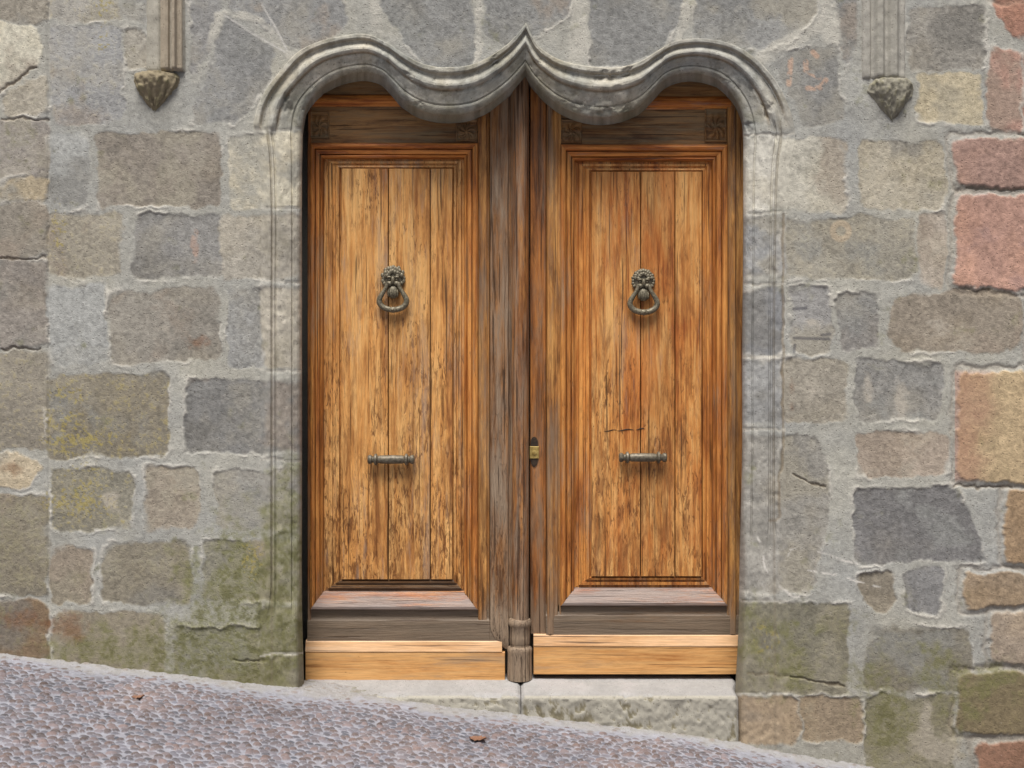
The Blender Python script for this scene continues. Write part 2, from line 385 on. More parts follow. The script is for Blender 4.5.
def weather(X, Y, C):
    """moss, lichen, damp and chalk marks that sit on the stone"""
    n1 = fbm(X, Y, 26, 40, 5); n2 = fbm(X, Y, 7, 50, 4); n5 = fbm(X, Y, 4.0, 47, 3, gain=.8)
    # green-olive growth at the foot of the left jamb and the wall base
    def blob(cx, cy, rx, ry): return np.exp(-((X - cx) / rx) ** 2 - ((Y - cy) / ry) ** 2)
    ms = 1.25 * blob(255, 598, 85, 90) + .7 * blob(290, 520, 26, 90) + .9 * blob(215, 655, 95, 42) + .55 * blob(30, 650, 90, 30) + .45 * blob(110, 650, 60, 30)
    ms = ms + .8 * blob(800, 655, 55, 45) + .8 * blob(895, 720, 55, 40) + .55 * blob(930, 665, 60, 30) + .8 * blob(990, 700, 40, 30) + .3 * blob(770, 640, 40, 60)
    m = sm(.4, 1.2, ms + .6 * n1 + .3 * n2)
    C = blend(C, .5 * m, (132, 130, 98)); C = blend(C, .5 * m * sm(-.6, .6, n5 + .4 * n2), (114, 116, 64))
    C = blend(C, .45 * sm(.7, 1.3, ms + .4 * n1) * sm(-.1, .7, n2 + .6 * n5), (86, 84, 52))
    # yellow lichen
    li = .9 * blob(68, 395, 22, 10) + .9 * blob(66, 420, 20, 9) + .9 * blob(66, 442, 28, 9) + .8 * blob(100, 438, 30, 8) + .9 * blob(80, 505, 36, 14) + .6 * blob(104, 40, 12, 18) + .8 * blob(103, 8, 12, 12) + .6 * blob(58, 235, 12, 45) + .4 * blob(10, 425, 16, 12) + .7 * blob(252, 560, 14, 26) + .6 * blob(765, 640, 22, 24) + .5 * blob(80, 480, 40, 30)
    n4 = fbm(X, Y, 2.6, 57, 2, gain=.8)
    C = blend(C, .62 * sm(.72, 1.0, li * .85 + .28 * n2 + .75 * n4) * sm(.15, .5, li), (166, 152, 86))
    # rust brown
    br = .8 * blob(72, 628, 22, 16) + .8 * blob(20, 620, 30, 14) + .8 * blob(198, 342, 16, 8) + .6 * blob(12, 470, 18, 10) + .5 * blob(792, 400, 6, 26)
    C = blend(C, .5 * sm(.3, .9, br + .3 * n2), (128, 82, 48))
    # pale lime patches
    pl = .9 * blob(112, 500, 14, 14) + .8 * blob(868, 390, 7, 22) + .8 * blob(902, 396, 9, 22) + .6 * blob(938, 327, 18, 12) + .5 * blob(218, 400, 16, 20) + .7 * blob(160, 328, 14, 8) + .5 * blob(812, 388, 12, 16) + .9 * blob(926, 715, 8, 26) + .9 * blob(945, 750, 26, 16) + .6 * blob(915, 740, 16, 16) + .6 * blob(812, 325, 14, 12)
    C = blend(C, .6 * sm(.35, .8, pl + .3 * n2), (186, 178, 164))
    # grime on the tall right edge and lower courses
    dg = sm(560, 760, Y + 30 * n1) * .25
    C = blend(C, dg, (98, 88, 68))
    C = blend(C, .55 * (X > 955) * sm(1000, 968, X + 12 * n1) * sm(368, 374, Y) * sm(484, 478, Y), (168, 126, 108))
    C = blend(C, .35 * (X > 955) * sm(.0, .6, n1) * sm(190, 196, Y) * sm(292, 288, Y), (150, 128, 128))
    # pinkish chalk and splashes
    w = 2.2 + 1.2 * n2
    C = blend(C, .75 * strokes(X, Y, [(791, 58, 789, 84), (806, 62, 806, 70), (806, 70, 819, 77), (826, 80, 820, 88), (820, 88, 808, 88), (813, 52, 817, 56)], 2.6) * sm(-.6, .1, n2) * .75, (206, 168, 142))
    C = blend(C, .7 * strokes(X, Y, [(195, 232, 193, 246), (196, 246, 194, 260)], 3) * sm(-.5, .2, n2) * .7, (190, 156, 136))
    ring = np.abs(np.hypot(X - 841, Y - 231) - 8)
    C = blend(C, .6 * (1 - sm(2, 4, ring)), (190, 172, 146))
    C = blend(C, .6 * strokes(X, Y, [(794, 338, 829, 339), (794, 309, 806, 308), (795, 345, 794, 352), (822, 335, 830, 334)], 1.5), (70, 70, 78))
    # spattered lime wash and thin pale roots
    wq = X + 1.4 * n2; wr = Y + 2.2 * n1
    C = blend(C, .7 * strokes(wq, wr, [(758, 538, 762, 548), (761, 552, 765, 560), (764, 560, 768, 574), (763, 578, 762, 584), (788, 556, 791, 550), (791, 550, 806, 548), (806, 549, 832, 556), (832, 556, 858, 564), (808, 572, 836, 574), (836, 574, 860, 582), (860, 582, 881, 588), (780, 586, 794, 597), (794, 597, 800, 597)], 1.0) * sm(-.5, .35, n2 + .3 * n1), (212, 208, 200))
    C = blend(C, .7 * strokes(X, Y, [(262, 5, 276, 28), (276, 28, 287, 50), (225, 15, 250, 32), (250, 32, 285, 52)], 1.0), (196, 194, 188))
    return C

def wall_field(X, Y):
    """height (m, + towards the street) and colour over the elevation"""
    wx = X + 3.2 * fbm(X, Y, 22, 1, 3) + 1.6 * fbm(X, Y, 6, 5, 3)
    wy = Y + 3.2 * fbm(X, Y, 24, 9, 3) + 1.6 * fbm(X, Y, 6, 13, 3)
    n_m = fbm(X, Y, 30, 20, 5); n_f = fbm(X, Y, 3.6, 28, 3, gain=.8); n_r = .6 * fbm(X * .8 + Y * .6, Y * .8 - X * .6, 14, 33, 5, gain=.75) + .6 * fbm(X * .9 - Y * .43, Y * .9 + X * .43, 5, 37, 3, gain=.8)
    n_big = fbm(X, Y, 70, 80, 4); n_edge = fbm(X, Y, 40, 84, 3)
    H = (.0022 * n_m + .0008 * n_f).astype(np.float32)
    C = np.broadcast_to(lin(MORTAR).astype(np.float32), X.shape + (3,)).copy()
    C *= (1 + .08 * n_m + .16 * n_f + .06 * n_big)[..., None]
    C *= 1 + n_big[..., None] * np.array([.03, .01, -.04], dtype=np.float32)
    xs, ys = X[0], Y[:, 0]
    for k, (p, c, hh, rr, kw) in enumerate(S):
        P = np.array(p, dtype=float)
        x0, y0 = P.min(0) - 14; x1, y1 = P.max(0) + 14
        i0, i1 = np.searchsorted(xs, [x0, x1]); j0, j1 = np.searchsorted(ys, [y0, y1])
        if i1 <= i0 or j1 <= j0: continue
        sl = (slice(j0, j1), slice(i0, i1))
        ax, ay = wx[sl], wy[sl]
        area = .5 * np.sum(P[:, 0] * np.roll(P[:, 1], -1) - np.roll(P[:, 0], -1) * P[:, 1])
        if area < 0: P = P[::-1]
        kk = 3.2
        acc = 0
        for a, b in zip(P, np.roll(P, -1, 0)):
            e = b - a; L = np.hypot(*e); nrm = (e[1] / L, -e[0] / L)
            acc = acc + np.exp(np.clip(((ax - a[0]) * nrm[0] + (ay - a[1]) * nrm[1]) / kk, -40, 12))
        sdv = kk * np.log(acc + 1e-9) - (1.6 if hh < 4 else 0)
        soft = 1.6 + 5 * sm(.2, .9, n_edge[sl]) ** 1.5
        inn = sm(1.5, 0, sdv + soft * .5) if hh < 0 else sm(1.0, -4, sdv)
        inn = np.clip((1.5 - sdv) / (soft + 1.5), 0, 1) if hh < 4 else inn
        inn = inn * inn * (3 - 2 * inn)
        lip = np.exp(-((sdv - 1.2) / 1.6) ** 2)
        nn = n_m[sl]; nf = n_f[sl]; nr = n_r[sl]
        ph = (k * 37.7)
        tone = fbm(X[sl] + ph, Y[sl] - ph, 60, 60, 3)
        hue = fbm(X[sl] - ph, Y[sl] + 2 * ph, 34, 70, 4)
        if P[:, 0].min() < 945: c = tuple(v * .72 + .28 * (sum(c) / 3 + o_) for v, o_ in zip(c, (-1, 0, 0)))
        sc = lin(c).astype(np.float32)
        alt = lin([(140, 141, 137), (156, 150, 134), (124, 122, 116), (150, 138, 124)][(k * 7) % 4]).astype(np.float32)
        base = sc * (1.24 if X[0, 0] < 0 and P[:, 0].max() < 960 else 1.04) * (1 + .14 * tone + .15 * nr + .24 * nf)[..., None]
        base = base * (1 + np.clip(hue + .1, 0, 1)[..., None] * np.array([.04, .01, -.05], dtype=np.float32))
        if hh < 4:
            am = (.62 * sm(.0, .6, fbm(X[sl] + 3 * ph, Y[sl] + ph, 44, 75, 4) + .2 * nr))[..., None]
            base = base * (1 - am) + alt * (1 + .2 * nf)[..., None] * am
        if hh < 4: base = blend(base, .38 * sm(.1, .8, hue * .6 + tone * .5 + .35 * nr), (166, 162, 150))
        if kw.get('moss'): base = blend(base, kw['moss'] * .6 * sm(.0, .7, nf * .5 + nr * .6 + .4 * hue), (118, 114, 70))
        if kw.get('lich'): base = blend(base, kw['lich'] * sm(.1, .8, nf * .6 + nr * .6), (164, 150, 88))
        rr = min(rr, 2.4) + .25 * max(0, rr - 2.4)
        hs = hh / 1000 + rr / 1000 * (.22 * nr + .40 * nf + .6 * tone)
        H[sl] = H[sl] * (1 - inn) + hs * inn
        if hh < 4:
            lm = lip * sm(.0, .7, nn + .5 * nr + .4 * n_edge[sl])
            H[sl] += .0032 * lm
            C[sl] = C[sl] * (1 - inn[..., None]) + base * inn[..., None]
            C[sl] = blend(C[sl], .6 * lm, (194, 190, 180))
        else:
            gap = np.exp(-((sdv - 3.5) / 2.6) ** 2)
            H[sl] -= .006 * gap * sm(-.7, .2, nn + .2)
            C[sl] = C[sl] * (1 - inn[..., None]) + base * inn[..., None]
            C[sl] = blend(C[sl], .3 * gap * (1 - inn), (150, 136, 120))
    for sg, w in (([(218, 18, 208, 60), (208, 60, 196, 78)], 6), ([(225, 12, 262, 22), (262, 22, 292, 58)], 4), ([(374, -40, 376, 34)], 6), ([(583, -40, 580, 20), (580, 20, 576, 60)], 9), ([(476, -40, 478, 60)], 3), ([(696, -40, 680, 40)], 4), ([(826, -40, 830, 40), (760, 60, 826, 22)], 8)):
        jm = strokes(wx, wy, sg, w) * sm(-1.1, .2, n_m + .3 * n_f)
        C = blend(C, .85 * jm, (190, 187, 176)); H = H + .0015 * jm
    # open seam beside the old masonry on the left
    d = np.abs(X - 48.5 - 1.2 * n_m)
    H -= .005 * np.exp(-(d / 1.6) ** 2)
    # cracks
    ck = strokes(X + .4 * (wx - X), wy, [(783, 215, 783, 470), (783, 470, 779, 478), (779, 478, 779, 516), (779, 516, 770, 522)], 1.3)
    H -= .005 * ck; C = blend(C, .55 * ck, (118, 102, 78))
    ck = strokes(wx, wy, [(745, 672, 800, 678), (800, 678, 846, 684), (955, 488, 1010, 486), (962, 290, 990, 292), (964, 190, 1024, 189), (235, 660, 300, 655), (797, 478, 826, 486), (2, 92, 36, 66), (0, 257, 46, 258), (4, 347, 40, 350), (0, 120, 46, 120)], 1.2)
    H -= .006 * ck; C = blend(C, .45 * ck, (96, 78, 56))
    C = weather(X, Y, C)
    return H, np.clip(C, .01, 1)

# ------------------------------------------------------------------ doorway outline, matched stations (inner edge ; outer edge)
LEFT = [((304, 730), (258, 730)), ((304, 690), (260, 690)), ((302, 600), (261, 600)), ((302, 500), (261, 500)), ((302, 400), (261, 400)), ((302, 300), (261, 300)), ((302, 200), (261, 200)),
        ((302.5, 150), (258, 150)), ((303.5, 131), (254.5, 129)), ((309, 109), (261, 101)), ((325, 91), (281, 72)), ((342, 82), (303, 50)), ((356, 78.5), (332, 39)), ((368, 78), (364, 35)),
        ((381, 82), (387, 44)), ((391, 92), (402, 54)), ((401, 104), (416, 62)), ((420, 116), (431, 67)), ((447, 121), (448, 68.5)), ((475, 117), (474, 65)), ((500, 102), (500, 51)), ((516, 87), (516, 37)), ((525.3, 76), (526, 24))]
RIGHT = [((525.3, 76), (526, 24)), ((533, 87), (535, 43)), ((545, 100), (547, 54)), ((562, 113), (563, 62)), ((588, 122), (590, 67.5)), ((617, 121), (618, 68.5)), ((639, 112), (641, 62)), ((652, 99), (657, 52)),
         ((664, 86), (673, 43)), ((679, 79.5), (689, 40)), ((697, 79), (708, 40)), ((718, 86), (736, 47)), ((733, 102), (763, 67)), ((741, 120), (782, 94)), ((743, 140), (794, 130)), ((743, 160), (790, 160)), ((743, 250), (786, 250)),
         ((742, 350), (785, 350)), ((742, 450), (785, 450)), ((740, 540), (786, 540)), ((738, 640), (788, 640)), ((735, 700), (789, 700)), ((735, 790), (790, 790))]

def catmull(pts, step=1.6):
    P = np.array([[*a, *b] for a, b in pts], dtype=float)
    out = []
    for i in range(len(P) - 1):
        p0 = P[max(i - 1, 0)]; p1 = P[i]; p2 = P[i + 1]; p3 = P[min(i + 2, len(P) - 1)]
        d0 = np.hypot(*(p1 - p0)[:2]) + 1e-6; d1 = np.hypot(*(p2 - p1)[:2]); d2 = np.hypot(*(p3 - p2)[:2]) + 1e-6
        if i == 0: m1 = (p2 - p1)
        else: m1 = ((p1 - p0) / d0 * .5 + (p2 - p1) / d1 * .5) * d1
        if i == len(P) - 2: m2 = (p2 - p1)
        else: m2 = ((p2 - p1) / d1 * .5 + (p3 - p2) / d2 * .5) * d1
        n = max(2, int(max(d1, np.hypot(*(p2 - p1)[2:])) / step))
        for k in range(n):
            t = k / n; t2, t3 = t * t, t ** 3
            out.append((2 * t3 - 3 * t2 + 1) * p1 + (t3 - 2 * t2 + t) * m1 + (-2 * t3 + 3 * t2) * p2 + (t3 - t2) * m2)
    out.append(P[-1])
    return np.array(out)

pathL = catmull(LEFT); pathR = catmull(RIGHT)
path = np.vstack([pathL, pathR[1:]])
INN, OUT = path[:, :2], path[:, 2:]
INN = INN.copy(); INN[:, 1] -= 4.5 * sm(150, 118, INN[:, 1])        # the measured edge is the back edge of the soffit

def inside(poly, X, Y):
    r = np.zeros(X.shape, bool)
    x0, y0 = poly[:, 0], poly[:, 1]; x1, y1 = np.roll(x0, -1), np.roll(y0, -1)
    for a, b, c, d in zip(x0, y0, x1, y1):
        if b == d: continue
        m = ((b > Y) != (d > Y)) & (X < (c - a) * (Y - b) / (d - b) + a)
        r ^= m
    return r

# ------------------------------------------------------------------ the walls
def axis(lo, fine_lo, fine_hi, hi, f, c):
    return np.concatenate([np.arange(lo, fine_lo, c), np.arange(fine_lo, fine_hi, f), np.arange(fine_hi, hi + c, c)])
gx = axis(-500, -30, 1054, 1540, .9, 5); gy = axis(-620, -24, 790, 900, .9, 5)
X, Y = np.meshgrid(gx, gy)
H, C = wall_field(X, Y)
H0 = H.copy()
cut_poly = OUT + .14 * (INN - OUT)
cut = np.zeros(X.shape, bool)
bx = (X[0] > 240) & (X[0] < 810); by = (Y[:, 0] > 10)
ix = np.where(bx)[0]; iy = np.where(by)[0]
sl = (slice(iy[0], iy[-1] + 1), slice(ix[0], ix[-1] + 1))
cut[sl] = inside(np.vstack([cut_poly, [[790, 1200], [258, 1200]]]), X[sl], Y[sl])
# lower the wall a little right behind the lip of the carved surround
near = np.zeros(X.shape, bool)
near[sl] = inside(np.vstack([OUT + .07 * (INN - OUT), [[790, 1200], [258, 1200]]]), X[sl], Y[sl])
H = np.where(near, np.minimum(H, -.006), H)
V = np.stack([(X - 512) * PXM, -H, CAMZ - (Y - 384) * PXM], -1)
F = grid_faces(*X.shape)
fc = cut[:-1, :-1] & cut[1:, :-1] & cut[1:, 1:] & cut[:-1, 1:]
cx = (X[:-1, :-1] + X[1:, 1:]) / 2; cy = (Y[:-1, :-1] + Y[1:, 1:]) / 2
lim = np.select([cy < 132, cy < 291, cy < 361, cy < 486, cy < 569], [986, 949, 1023, 951, 999], 956)
wob = 1.5 * fbm(cx, cy, 14, 90, 2)
isR = cx + wob > lim; isL = cx + wob * 0 < 48.5
def sub(name, mask, back_x0, back_x1, parent):
    f = F[mask & ~fc]
    used, inv = np.unique(f.ravel(), return_inverse=True)
    v = V.reshape(-1, 3)[used]; c = C.reshape(-1, 3)[used]; f = inv.reshape(-1, 4)
    # unseen core box added behind face and doorway to stop light leaking in
    n = len(v); xa, xb = back_x0, back_x1; za, zb = CAMZ - (900 - 384) * PXM, CAMZ - (-620 - 384) * PXM
    bxv = np.array([(xa, .36, za), (xb, .36, za), (xb, .36, zb), (xa, .36, zb), (xa, .8, za), (xb, .8, za), (xb, .8, zb), (xa, .8, zb)])
    bf = np.array([(0, 3, 2, 1), (4, 5, 6, 7), (0, 1, 5, 4), (2, 3, 7, 6), (1, 2, 6, 5), (0, 4, 7, 3)]) + n
    t0 = np.array([(xa, .0, zb), (xb, .0, zb), (xb, .36, zb), (xa, .36, zb)]); tf = np.array([(0, 1, 2, 3)]) + n + 8
    extra = [t0]; ef = [tf]
    k = n + 12
    for xe, on in ((xa, name == 'left'), (xb, name == 'right')):
        if on:
            extra.append(np.array([(xe, .0, za), (xe, .36, za), (xe, .36, zb), (xe, .0, zb)])); ef.append(np.array([(0, 1, 2, 3)]) + k); k += 4
    v = np.vstack([v, bxv] + extra); f = np.vstack([f, bf] + ef)
    c = np.vstack([c, np.tile(lin(MORTAR), (len(v) - len(c), 1))])
    return link('masonry', np_mesh('masonry', v, f, c), M_WALL, parent)
XL, XR = (-500 - 512) * PXM, (gx[-1] - 512) * PXM
wall = empty('stone_wall', (0, .2, 0), 'grey ashlar wall with pale mortar carrying the carved stone door surround', 'wall')
wl_l = empty('stone_wall', (-3.7, .2, .3), 'older brown-grey masonry past the straight seam at the left edge', 'wall')
wl_r = empty('sandstone_wall', (3.7, .2, -.3), 'red and ochre sandstone blocks at the right edge of the grey wall', 'wall')
sub('main', ~isR & ~isL, -2.318, 2.45, wall)
sub('left', isL, XL, -2.318, wl_l)
sub('right', isR, 2.45, XR, wl_r)

# ------------------------------------------------------------------ carved surround
ARCH = [(-.04, -.03), (-.02, .004), (0, .012), (.03, .017), (.08, .017), (.10, .011), (.13, -.004), (.18, -.012), (.23, -.006), (.26, .004), (.31, .013), (.36, .014), (.41, .006), (.44, -.004), (.455, -.015), (.475, -.017),
        (.49, -.016), (.53, -.017), (.60, -.026), (.68, -.036), (.74, -.041), (.755, -.050), (.775, -.050), (.79, -.042), (.83, -.043), (.88, -.050), (.93, -.062), (.97, -.078), (.99, -.090), (1.0, -.104)]
JAMB = [(-.04, -.03), (-.02, -.002), (0, .003), (.03, .004), (.10, .003), (.20, .002), (.235, .000), (.25, -.008), (.27, -.009), (.30, -.003), (.33, -.003), (.345, -.011), (.37, -.012), (.39, -.006), (.42, -.006), (.47, -.007),
        (.53, -.010), (.58, -.013), (.64, -.017), (.70, -.021), (.735, -.024), (.75, -.034), (.77, -.034), (.785, -.028), (.82, -.032), (.88, -.038), (.93, -.048), (.97, -.064), (.99, -.080), (1.0, -.104)]
ARCH = [(t, h * (.74 if t < .98 else 1.0) if t > 0 else h) for t, h in ARCH]
BASE = [(t, (-.03 if i == 0 else -.002 if i == 1 else .004 - .012 * max(0, t) - (.09 * max(0, (t - .8) / .2) ** 2.2))) for i, (t, _) in enumerate(ARCH)]
def dens(P, n=4):
    o = []
    for a, b in zip(P[:-1], P[1:]):
        for k in range(n): o.append((a[0] + (b[0] - a[0]) * k / n, a[1] + (b[1] - a[1]) * k / n))
    o.append(P[-1]); return np.array(o)
A, Jm, B_ = dens(ARCH), dens(JAMB), dens(BASE)
ns, nt_ = len(INN), len(A)
yy = INN[:, 1]; leftside = INN[:, 0] < 512
wj = sm(122, 137, yy); wbL = sm(585, 625, yy); wbR = sm(515, 560, yy)
wb = np.where(leftside, wbL, wbR)
T = (A[None, :, 0] * (1 - wj[:, None]) + Jm[None, :, 0] * wj[:, None]); Hh = A[None, :, 1] * (1 - wj[:, None]) + Jm[None, :, 1] * wj[:, None]
T = T * (1 - wb[:, None]) + B_[None, :, 0] * wb[:, None]; Hh = Hh * (1 - wb[:, None]) + B_[None, :, 1] * wb[:, None]
PX = OUT[:, None, 0] + T * (INN - OUT)[:, None, 0]; PY = OUT[:, None, 1] + T * (INN - OUT)[:, None, 1]
# worn surface, chips
Hn = .0034 * fbm(PX, PY, 22, 101, 5) + .0014 * fbm(PX, PY, 5, 105, 3)
chip = sm(.42, .8, fbm(PX, PY, 15, 110, 5)) * .010
Hh = Hh + (Hn - chip * (1 - .75 * wj[:, None])) * sm(-.02, .05, T)
# broken underside of the right lobe
brk = np.exp(-((PX - 610) / 34) ** 2 - ((PY - 108) / 8) ** 2) * sm(.0, .6, fbm(PX, PY, 7, 113, 3) + .4) * .018
Hh = Hh - brk
# joints between the jamb blocks
def joint(segs, d=.006, w=1.2):
    global Hh
    k = strokes(PX + fbm(PX, PY, 10, 120, 2), PY + 1.5 * fbm(PX, PY, 9, 121, 2), segs, w)
    Hh = Hh - d * k
    return k
jk = joint([(255, 129, 305, 129), (255, 208, 305, 208), (255, 281, 305, 283), (255, 370, 305, 371), (255, 459, 305, 461), (740, 136, 795, 133), (740, 213, 795, 213), (740, 284, 795, 284), (740, 357, 795, 356), (740, 430, 795, 430), (735, 602, 795, 600), (735, 694, 795, 694), (250, 655, 306, 652), (386, 40, 372, 84), (574, 55, 572, 125), (668, 40, 650, 100)], .004, 1.0)
Cc = np.broadcast_to(lin((172, 169, 156)).astype(np.float32), PX.shape + (3,)).copy()
def band(x0, x1, y0, y1, c, f=1.0):
    global Cc
    e = 2.5
    q = fbm(PX, PY, 12, 130, 3) * 2
    m = sm(x0 - e, x0 + e, PX + q) * (1 - sm(x1 - e, x1 + e, PX + q)) * sm(y0 - e, y0 + e, PY + q) * (1 - sm(y1 - e, y1 + e, PY + q)) * f
    Cc = blend(Cc, m, c)
def sample(G, x, y):
    fx = np.clip(np.interp(x, gx, np.arange(len(gx))), 0, len(gx) - 1.001); fy = np.clip(np.interp(y, gy, np.arange(len(gy))), 0, len(gy) - 1.001)
    i = fx.astype(int); j = fy.astype(int); u = fx - i; v = fy - j
    if G.ndim == 3: u = u[..., None]; v = v[..., None]
    return (G[j, i] * (1 - u) + G[j, i + 1] * u) * (1 - v) + (G[j + 1, i] * (1 - u) + G[j + 1, i + 1] * u) * v
wcol = sample(C, PX, PY); whgt = sample(H0, PX, PY)
blj = sm(124, 134, PY)
Cc = Cc * (1 - blj[..., None]) + wcol * blj[..., None]
Hh = Hh + blj * sm(-.01, .04, T) * np.clip(whgt, -.006, .004) * .6
we_ = blj * sm(.16, .07, T) * (T > -.03)
Hh = Hh * (1 - we_) + (whgt + .0012) * we_
n1 = fbm(PX, PY, 26, 140, 4); n2 = fbm(PX, PY, 7, 145, 4)
Cc = blend(Cc, .7 * jk, (192, 188, 176))
q1 = fbm(PX, PY, 30, 160, 5); q2 = fbm(PX, PY, 16, 165, 5); ar_ = 1 - blj
for (xa_, ya_, xb_, yb_, tint) in ((255, 20, 372, 131, (176, 173, 160)), (372, 20, 470, 131, (158, 157, 148)), (470, 20, 574, 131, (166, 163, 150)), (574, 20, 664, 131, (160, 156, 144)), (664, 20, 800, 131, (150, 150, 146))):
    Cc = blend(Cc, .5 * ar_ * (PX > xa_) * (PX <= xb_), tint)
Cc = blend(Cc, .5 * ar_ * sm(.15, .6, q1 + .3 * n2), (132, 128, 110)); Cc = blend(Cc, .5 * ar_ * sm(.25, .6, q2), (188, 186, 176))
Cc = blend(Cc, .4 * ar_ * sm(.3, .7, fbm(PX, PY * .4, 9, 170, 4)), (116, 112, 100))
n3 = fbm(PX, PY, 3.2, 149, 3, gain=.8); k_ = 1 - blj
Cc = Cc * (1 + k_ * (.16 * n1 + .15 * n2 + .18 * n3))[..., None] * (1 + (k_ * n1)[..., None] * np.array([.05, .0, -.06]))
arch = 1 - wj[:, None]
# browner grooves, olive towards the inner lip, paler rolls
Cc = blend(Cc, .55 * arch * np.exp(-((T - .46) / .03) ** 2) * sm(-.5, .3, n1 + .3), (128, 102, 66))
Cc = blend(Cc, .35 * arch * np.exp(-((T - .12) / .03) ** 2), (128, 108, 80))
Cc = blend(Cc, .40 * arch * sm(.76, .95, T) * sm(-.4, .5, n1 + .2), (106, 108, 84))
Cc = blend(Cc, .40 * arch * np.exp(-((T - .33) / .07) ** 2) * sm(-.3, .6, n2), (184, 184, 176))
Cc = blend(Cc, .35 * (1 - arch) * np.exp(-((T - .26) / .03) ** 2), (118, 108, 92))
# a little algae streak over each shoulder
Cc = Cc * (1 - blj[..., None]) + Cc * blj[..., None]
# reveal (intrados) running back to the leaves
dep = np.maximum(-Hh, -.05)
rev = [.112, .135, .16, .19, .22, .2465]
sc = (DIST + dep) / DIST
sc = np.where(T < .25, 1.0 + (sc - 1) * np.clip(T / .25, 0, 1), sc)
VX = (PX - 512) * PXM * sc; VZ = CAMZ - (PY - 384) * PXM * sc; VY = -Hh
V2 = np.stack([VX, VY, VZ], -1)
last = V2[:, -1]
# the jambs are rebated behind the moulding, so the reveal widens slightly towards the leaves
ext = np.stack([np.stack([last[:, 0] * (1 + (DIST + r) / (DIST + .104) * 1.002 - 1) , np.full(ns, r) + 0 * last[:, 0], last[:, 2]], -1) for r in rev], 1)
V2 = np.concatenate([V2, ext], 1)
Ce = np.repeat(Cc[:, -1:, :], len(rev), 1)
C2 = np.concatenate([Cc, Ce], 1)
surf = link('door_surround', np_mesh('door_surround', V2.reshape(-1, 3), grid_faces(ns, V2.shape[1])[:, :, ::-1].reshape(-1, 4), np.clip(C2, .01, 1).reshape(-1, 3)), M_SURR, wall)
surf['label'] = 'carved stone surround with double ogee arch and hanging lobes over the doors'

# ------------------------------------------------------------------ shafts ending in carved corbels, high on each side
def grid_obj(name, P, Cl, mat, parent):
    ny, nx = P.shape[:2]
    return link(name, np_mesh(name, P.reshape(-1, 3), grid_faces(ny, nx).reshape(-1, 4), Cl.reshape(-1, 3)), mat, parent)

def shaft(prof, py1, c_base, c_roll, cor, label, seed):
    ys = np.arange(-520, py1 + .01, 2.0)
    pr = dens(prof, 5); px = pr[:, 0]; hh = pr[:, 1]
    PXs, PYs = np.meshgrid(px, ys); HH = np.tile(hh, (len(ys), 1))
    HH = HH * sm(py1 + 1, py1 - 3, PYs) - .004
    n1 = fbm(PXs, PYs, 12, seed, 4); n2 = fbm(PXs, PYs, 5, seed + 5, 3)
    HH = HH + .0022 * n1 + .001 * n2
    P = np.stack([(PXs - 512) * PXM, -HH, CAMZ - (PYs - 384) * PXM], -1)
    Cl = np.broadcast_to(lin(c_base), PXs.shape + (3,)).copy() * (1 + .15 * n1 + .12 * n2)[..., None]
    Cl = blend(Cl, .8 * sm(.012, .03, np.tile(hh, (len(ys), 1))), c_roll)
    s = grid_obj('wall_shaft', P, np.clip(Cl, .01, 1), M_SURR, wall)
    s['label'] = label
    # corbel: ribbed half-bowl narrowing to a point
    cx0, cy0, wid, hgt, dep_, tipx, ribs, cc, lab = cor
    U, Vv = np.meshgrid(np.linspace(0, 1, 61), np.linspace(0, 1, 41))
    ang = math.pi * (1 - U)
    rad = np.where(Vv < .12, .86 + 1.2 * Vv, np.clip(1 - ((Vv - .12) / .88) ** 1.7, .02, 1))
    rib = 1 + .07 * np.cos(ang * ribs * 2) * sm(.1, .25, Vv) + .14 * fbm(U * 9 + seed, Vv * 7, 2.2, seed + 3, 3)
    cxx = cx0 + (tipx - cx0) * Vv
    px_ = cxx + np.cos(ang) * wid / 2 * rad * rib
    hh_ = np.sin(ang) * dep_ * rad * rib
    py_ = cy0 + hgt * Vv
    n1 = fbm(px_ + 50 * U, py_, 6, seed + 9, 4)
    P = np.stack([(px_ - 512) * PXM, -(hh_ + .008 * n1 - .006), CAMZ - (py_ - 384) * PXM], -1)
    top = P[:1].copy(); top[..., 1] = .01; top[..., 2] = P[0, :, 2].max()
    P = np.concatenate([top, P], 0)
    Cl = np.broadcast_to(lin(cc), P.shape).copy(); Cl[1:] *= (1 + .25 * n1)[..., None]
    Cl[1:] = blend(Cl[1:], .5 * sm(.1, .7, n1) , (120, 116, 84))
    c = grid_obj('corbel', P, np.clip(Cl, .01, 1), M_SURR, s)
    c['label'] = lab
shaft([(143, -.02), (146, .0), (148, .010), (159, .012), (161, .004), (162, .028), (167, .040), (170, .036), (171, .020), (173, .022), (174.5, .046), (177, .048), (178.5, .026), (180, .03), (183, .028), (184.5, .012), (186, .0), (188, -.02)],
      73, (164, 160, 148), (158, 145, 126), (156, 74, 46, 38, .07, 154, 7, (142, 131, 108), 'weathered brownish fluted corbel'), 'brown moulded shaft ending above the fluted corbel on the left', 200)
shaft([(858, -.02), (861, .0), (863, .014), (869, .018), (871, .006), (873, .012), (876, .034), (881, .036), (884, .018), (886, .016), (889, .034), (895, .036), (898, .016), (900, .010), (904, .010), (906, .0), (908, -.02)],
      80, (162, 159, 150), (156, 153, 143), (890, 80, 42, 42, .065, 893, 3, (142, 138, 124), 'grey keel-shaped corbel with a pointed tip'), 'grey moulded shaft ending above the pointed corbel on the right', 220)

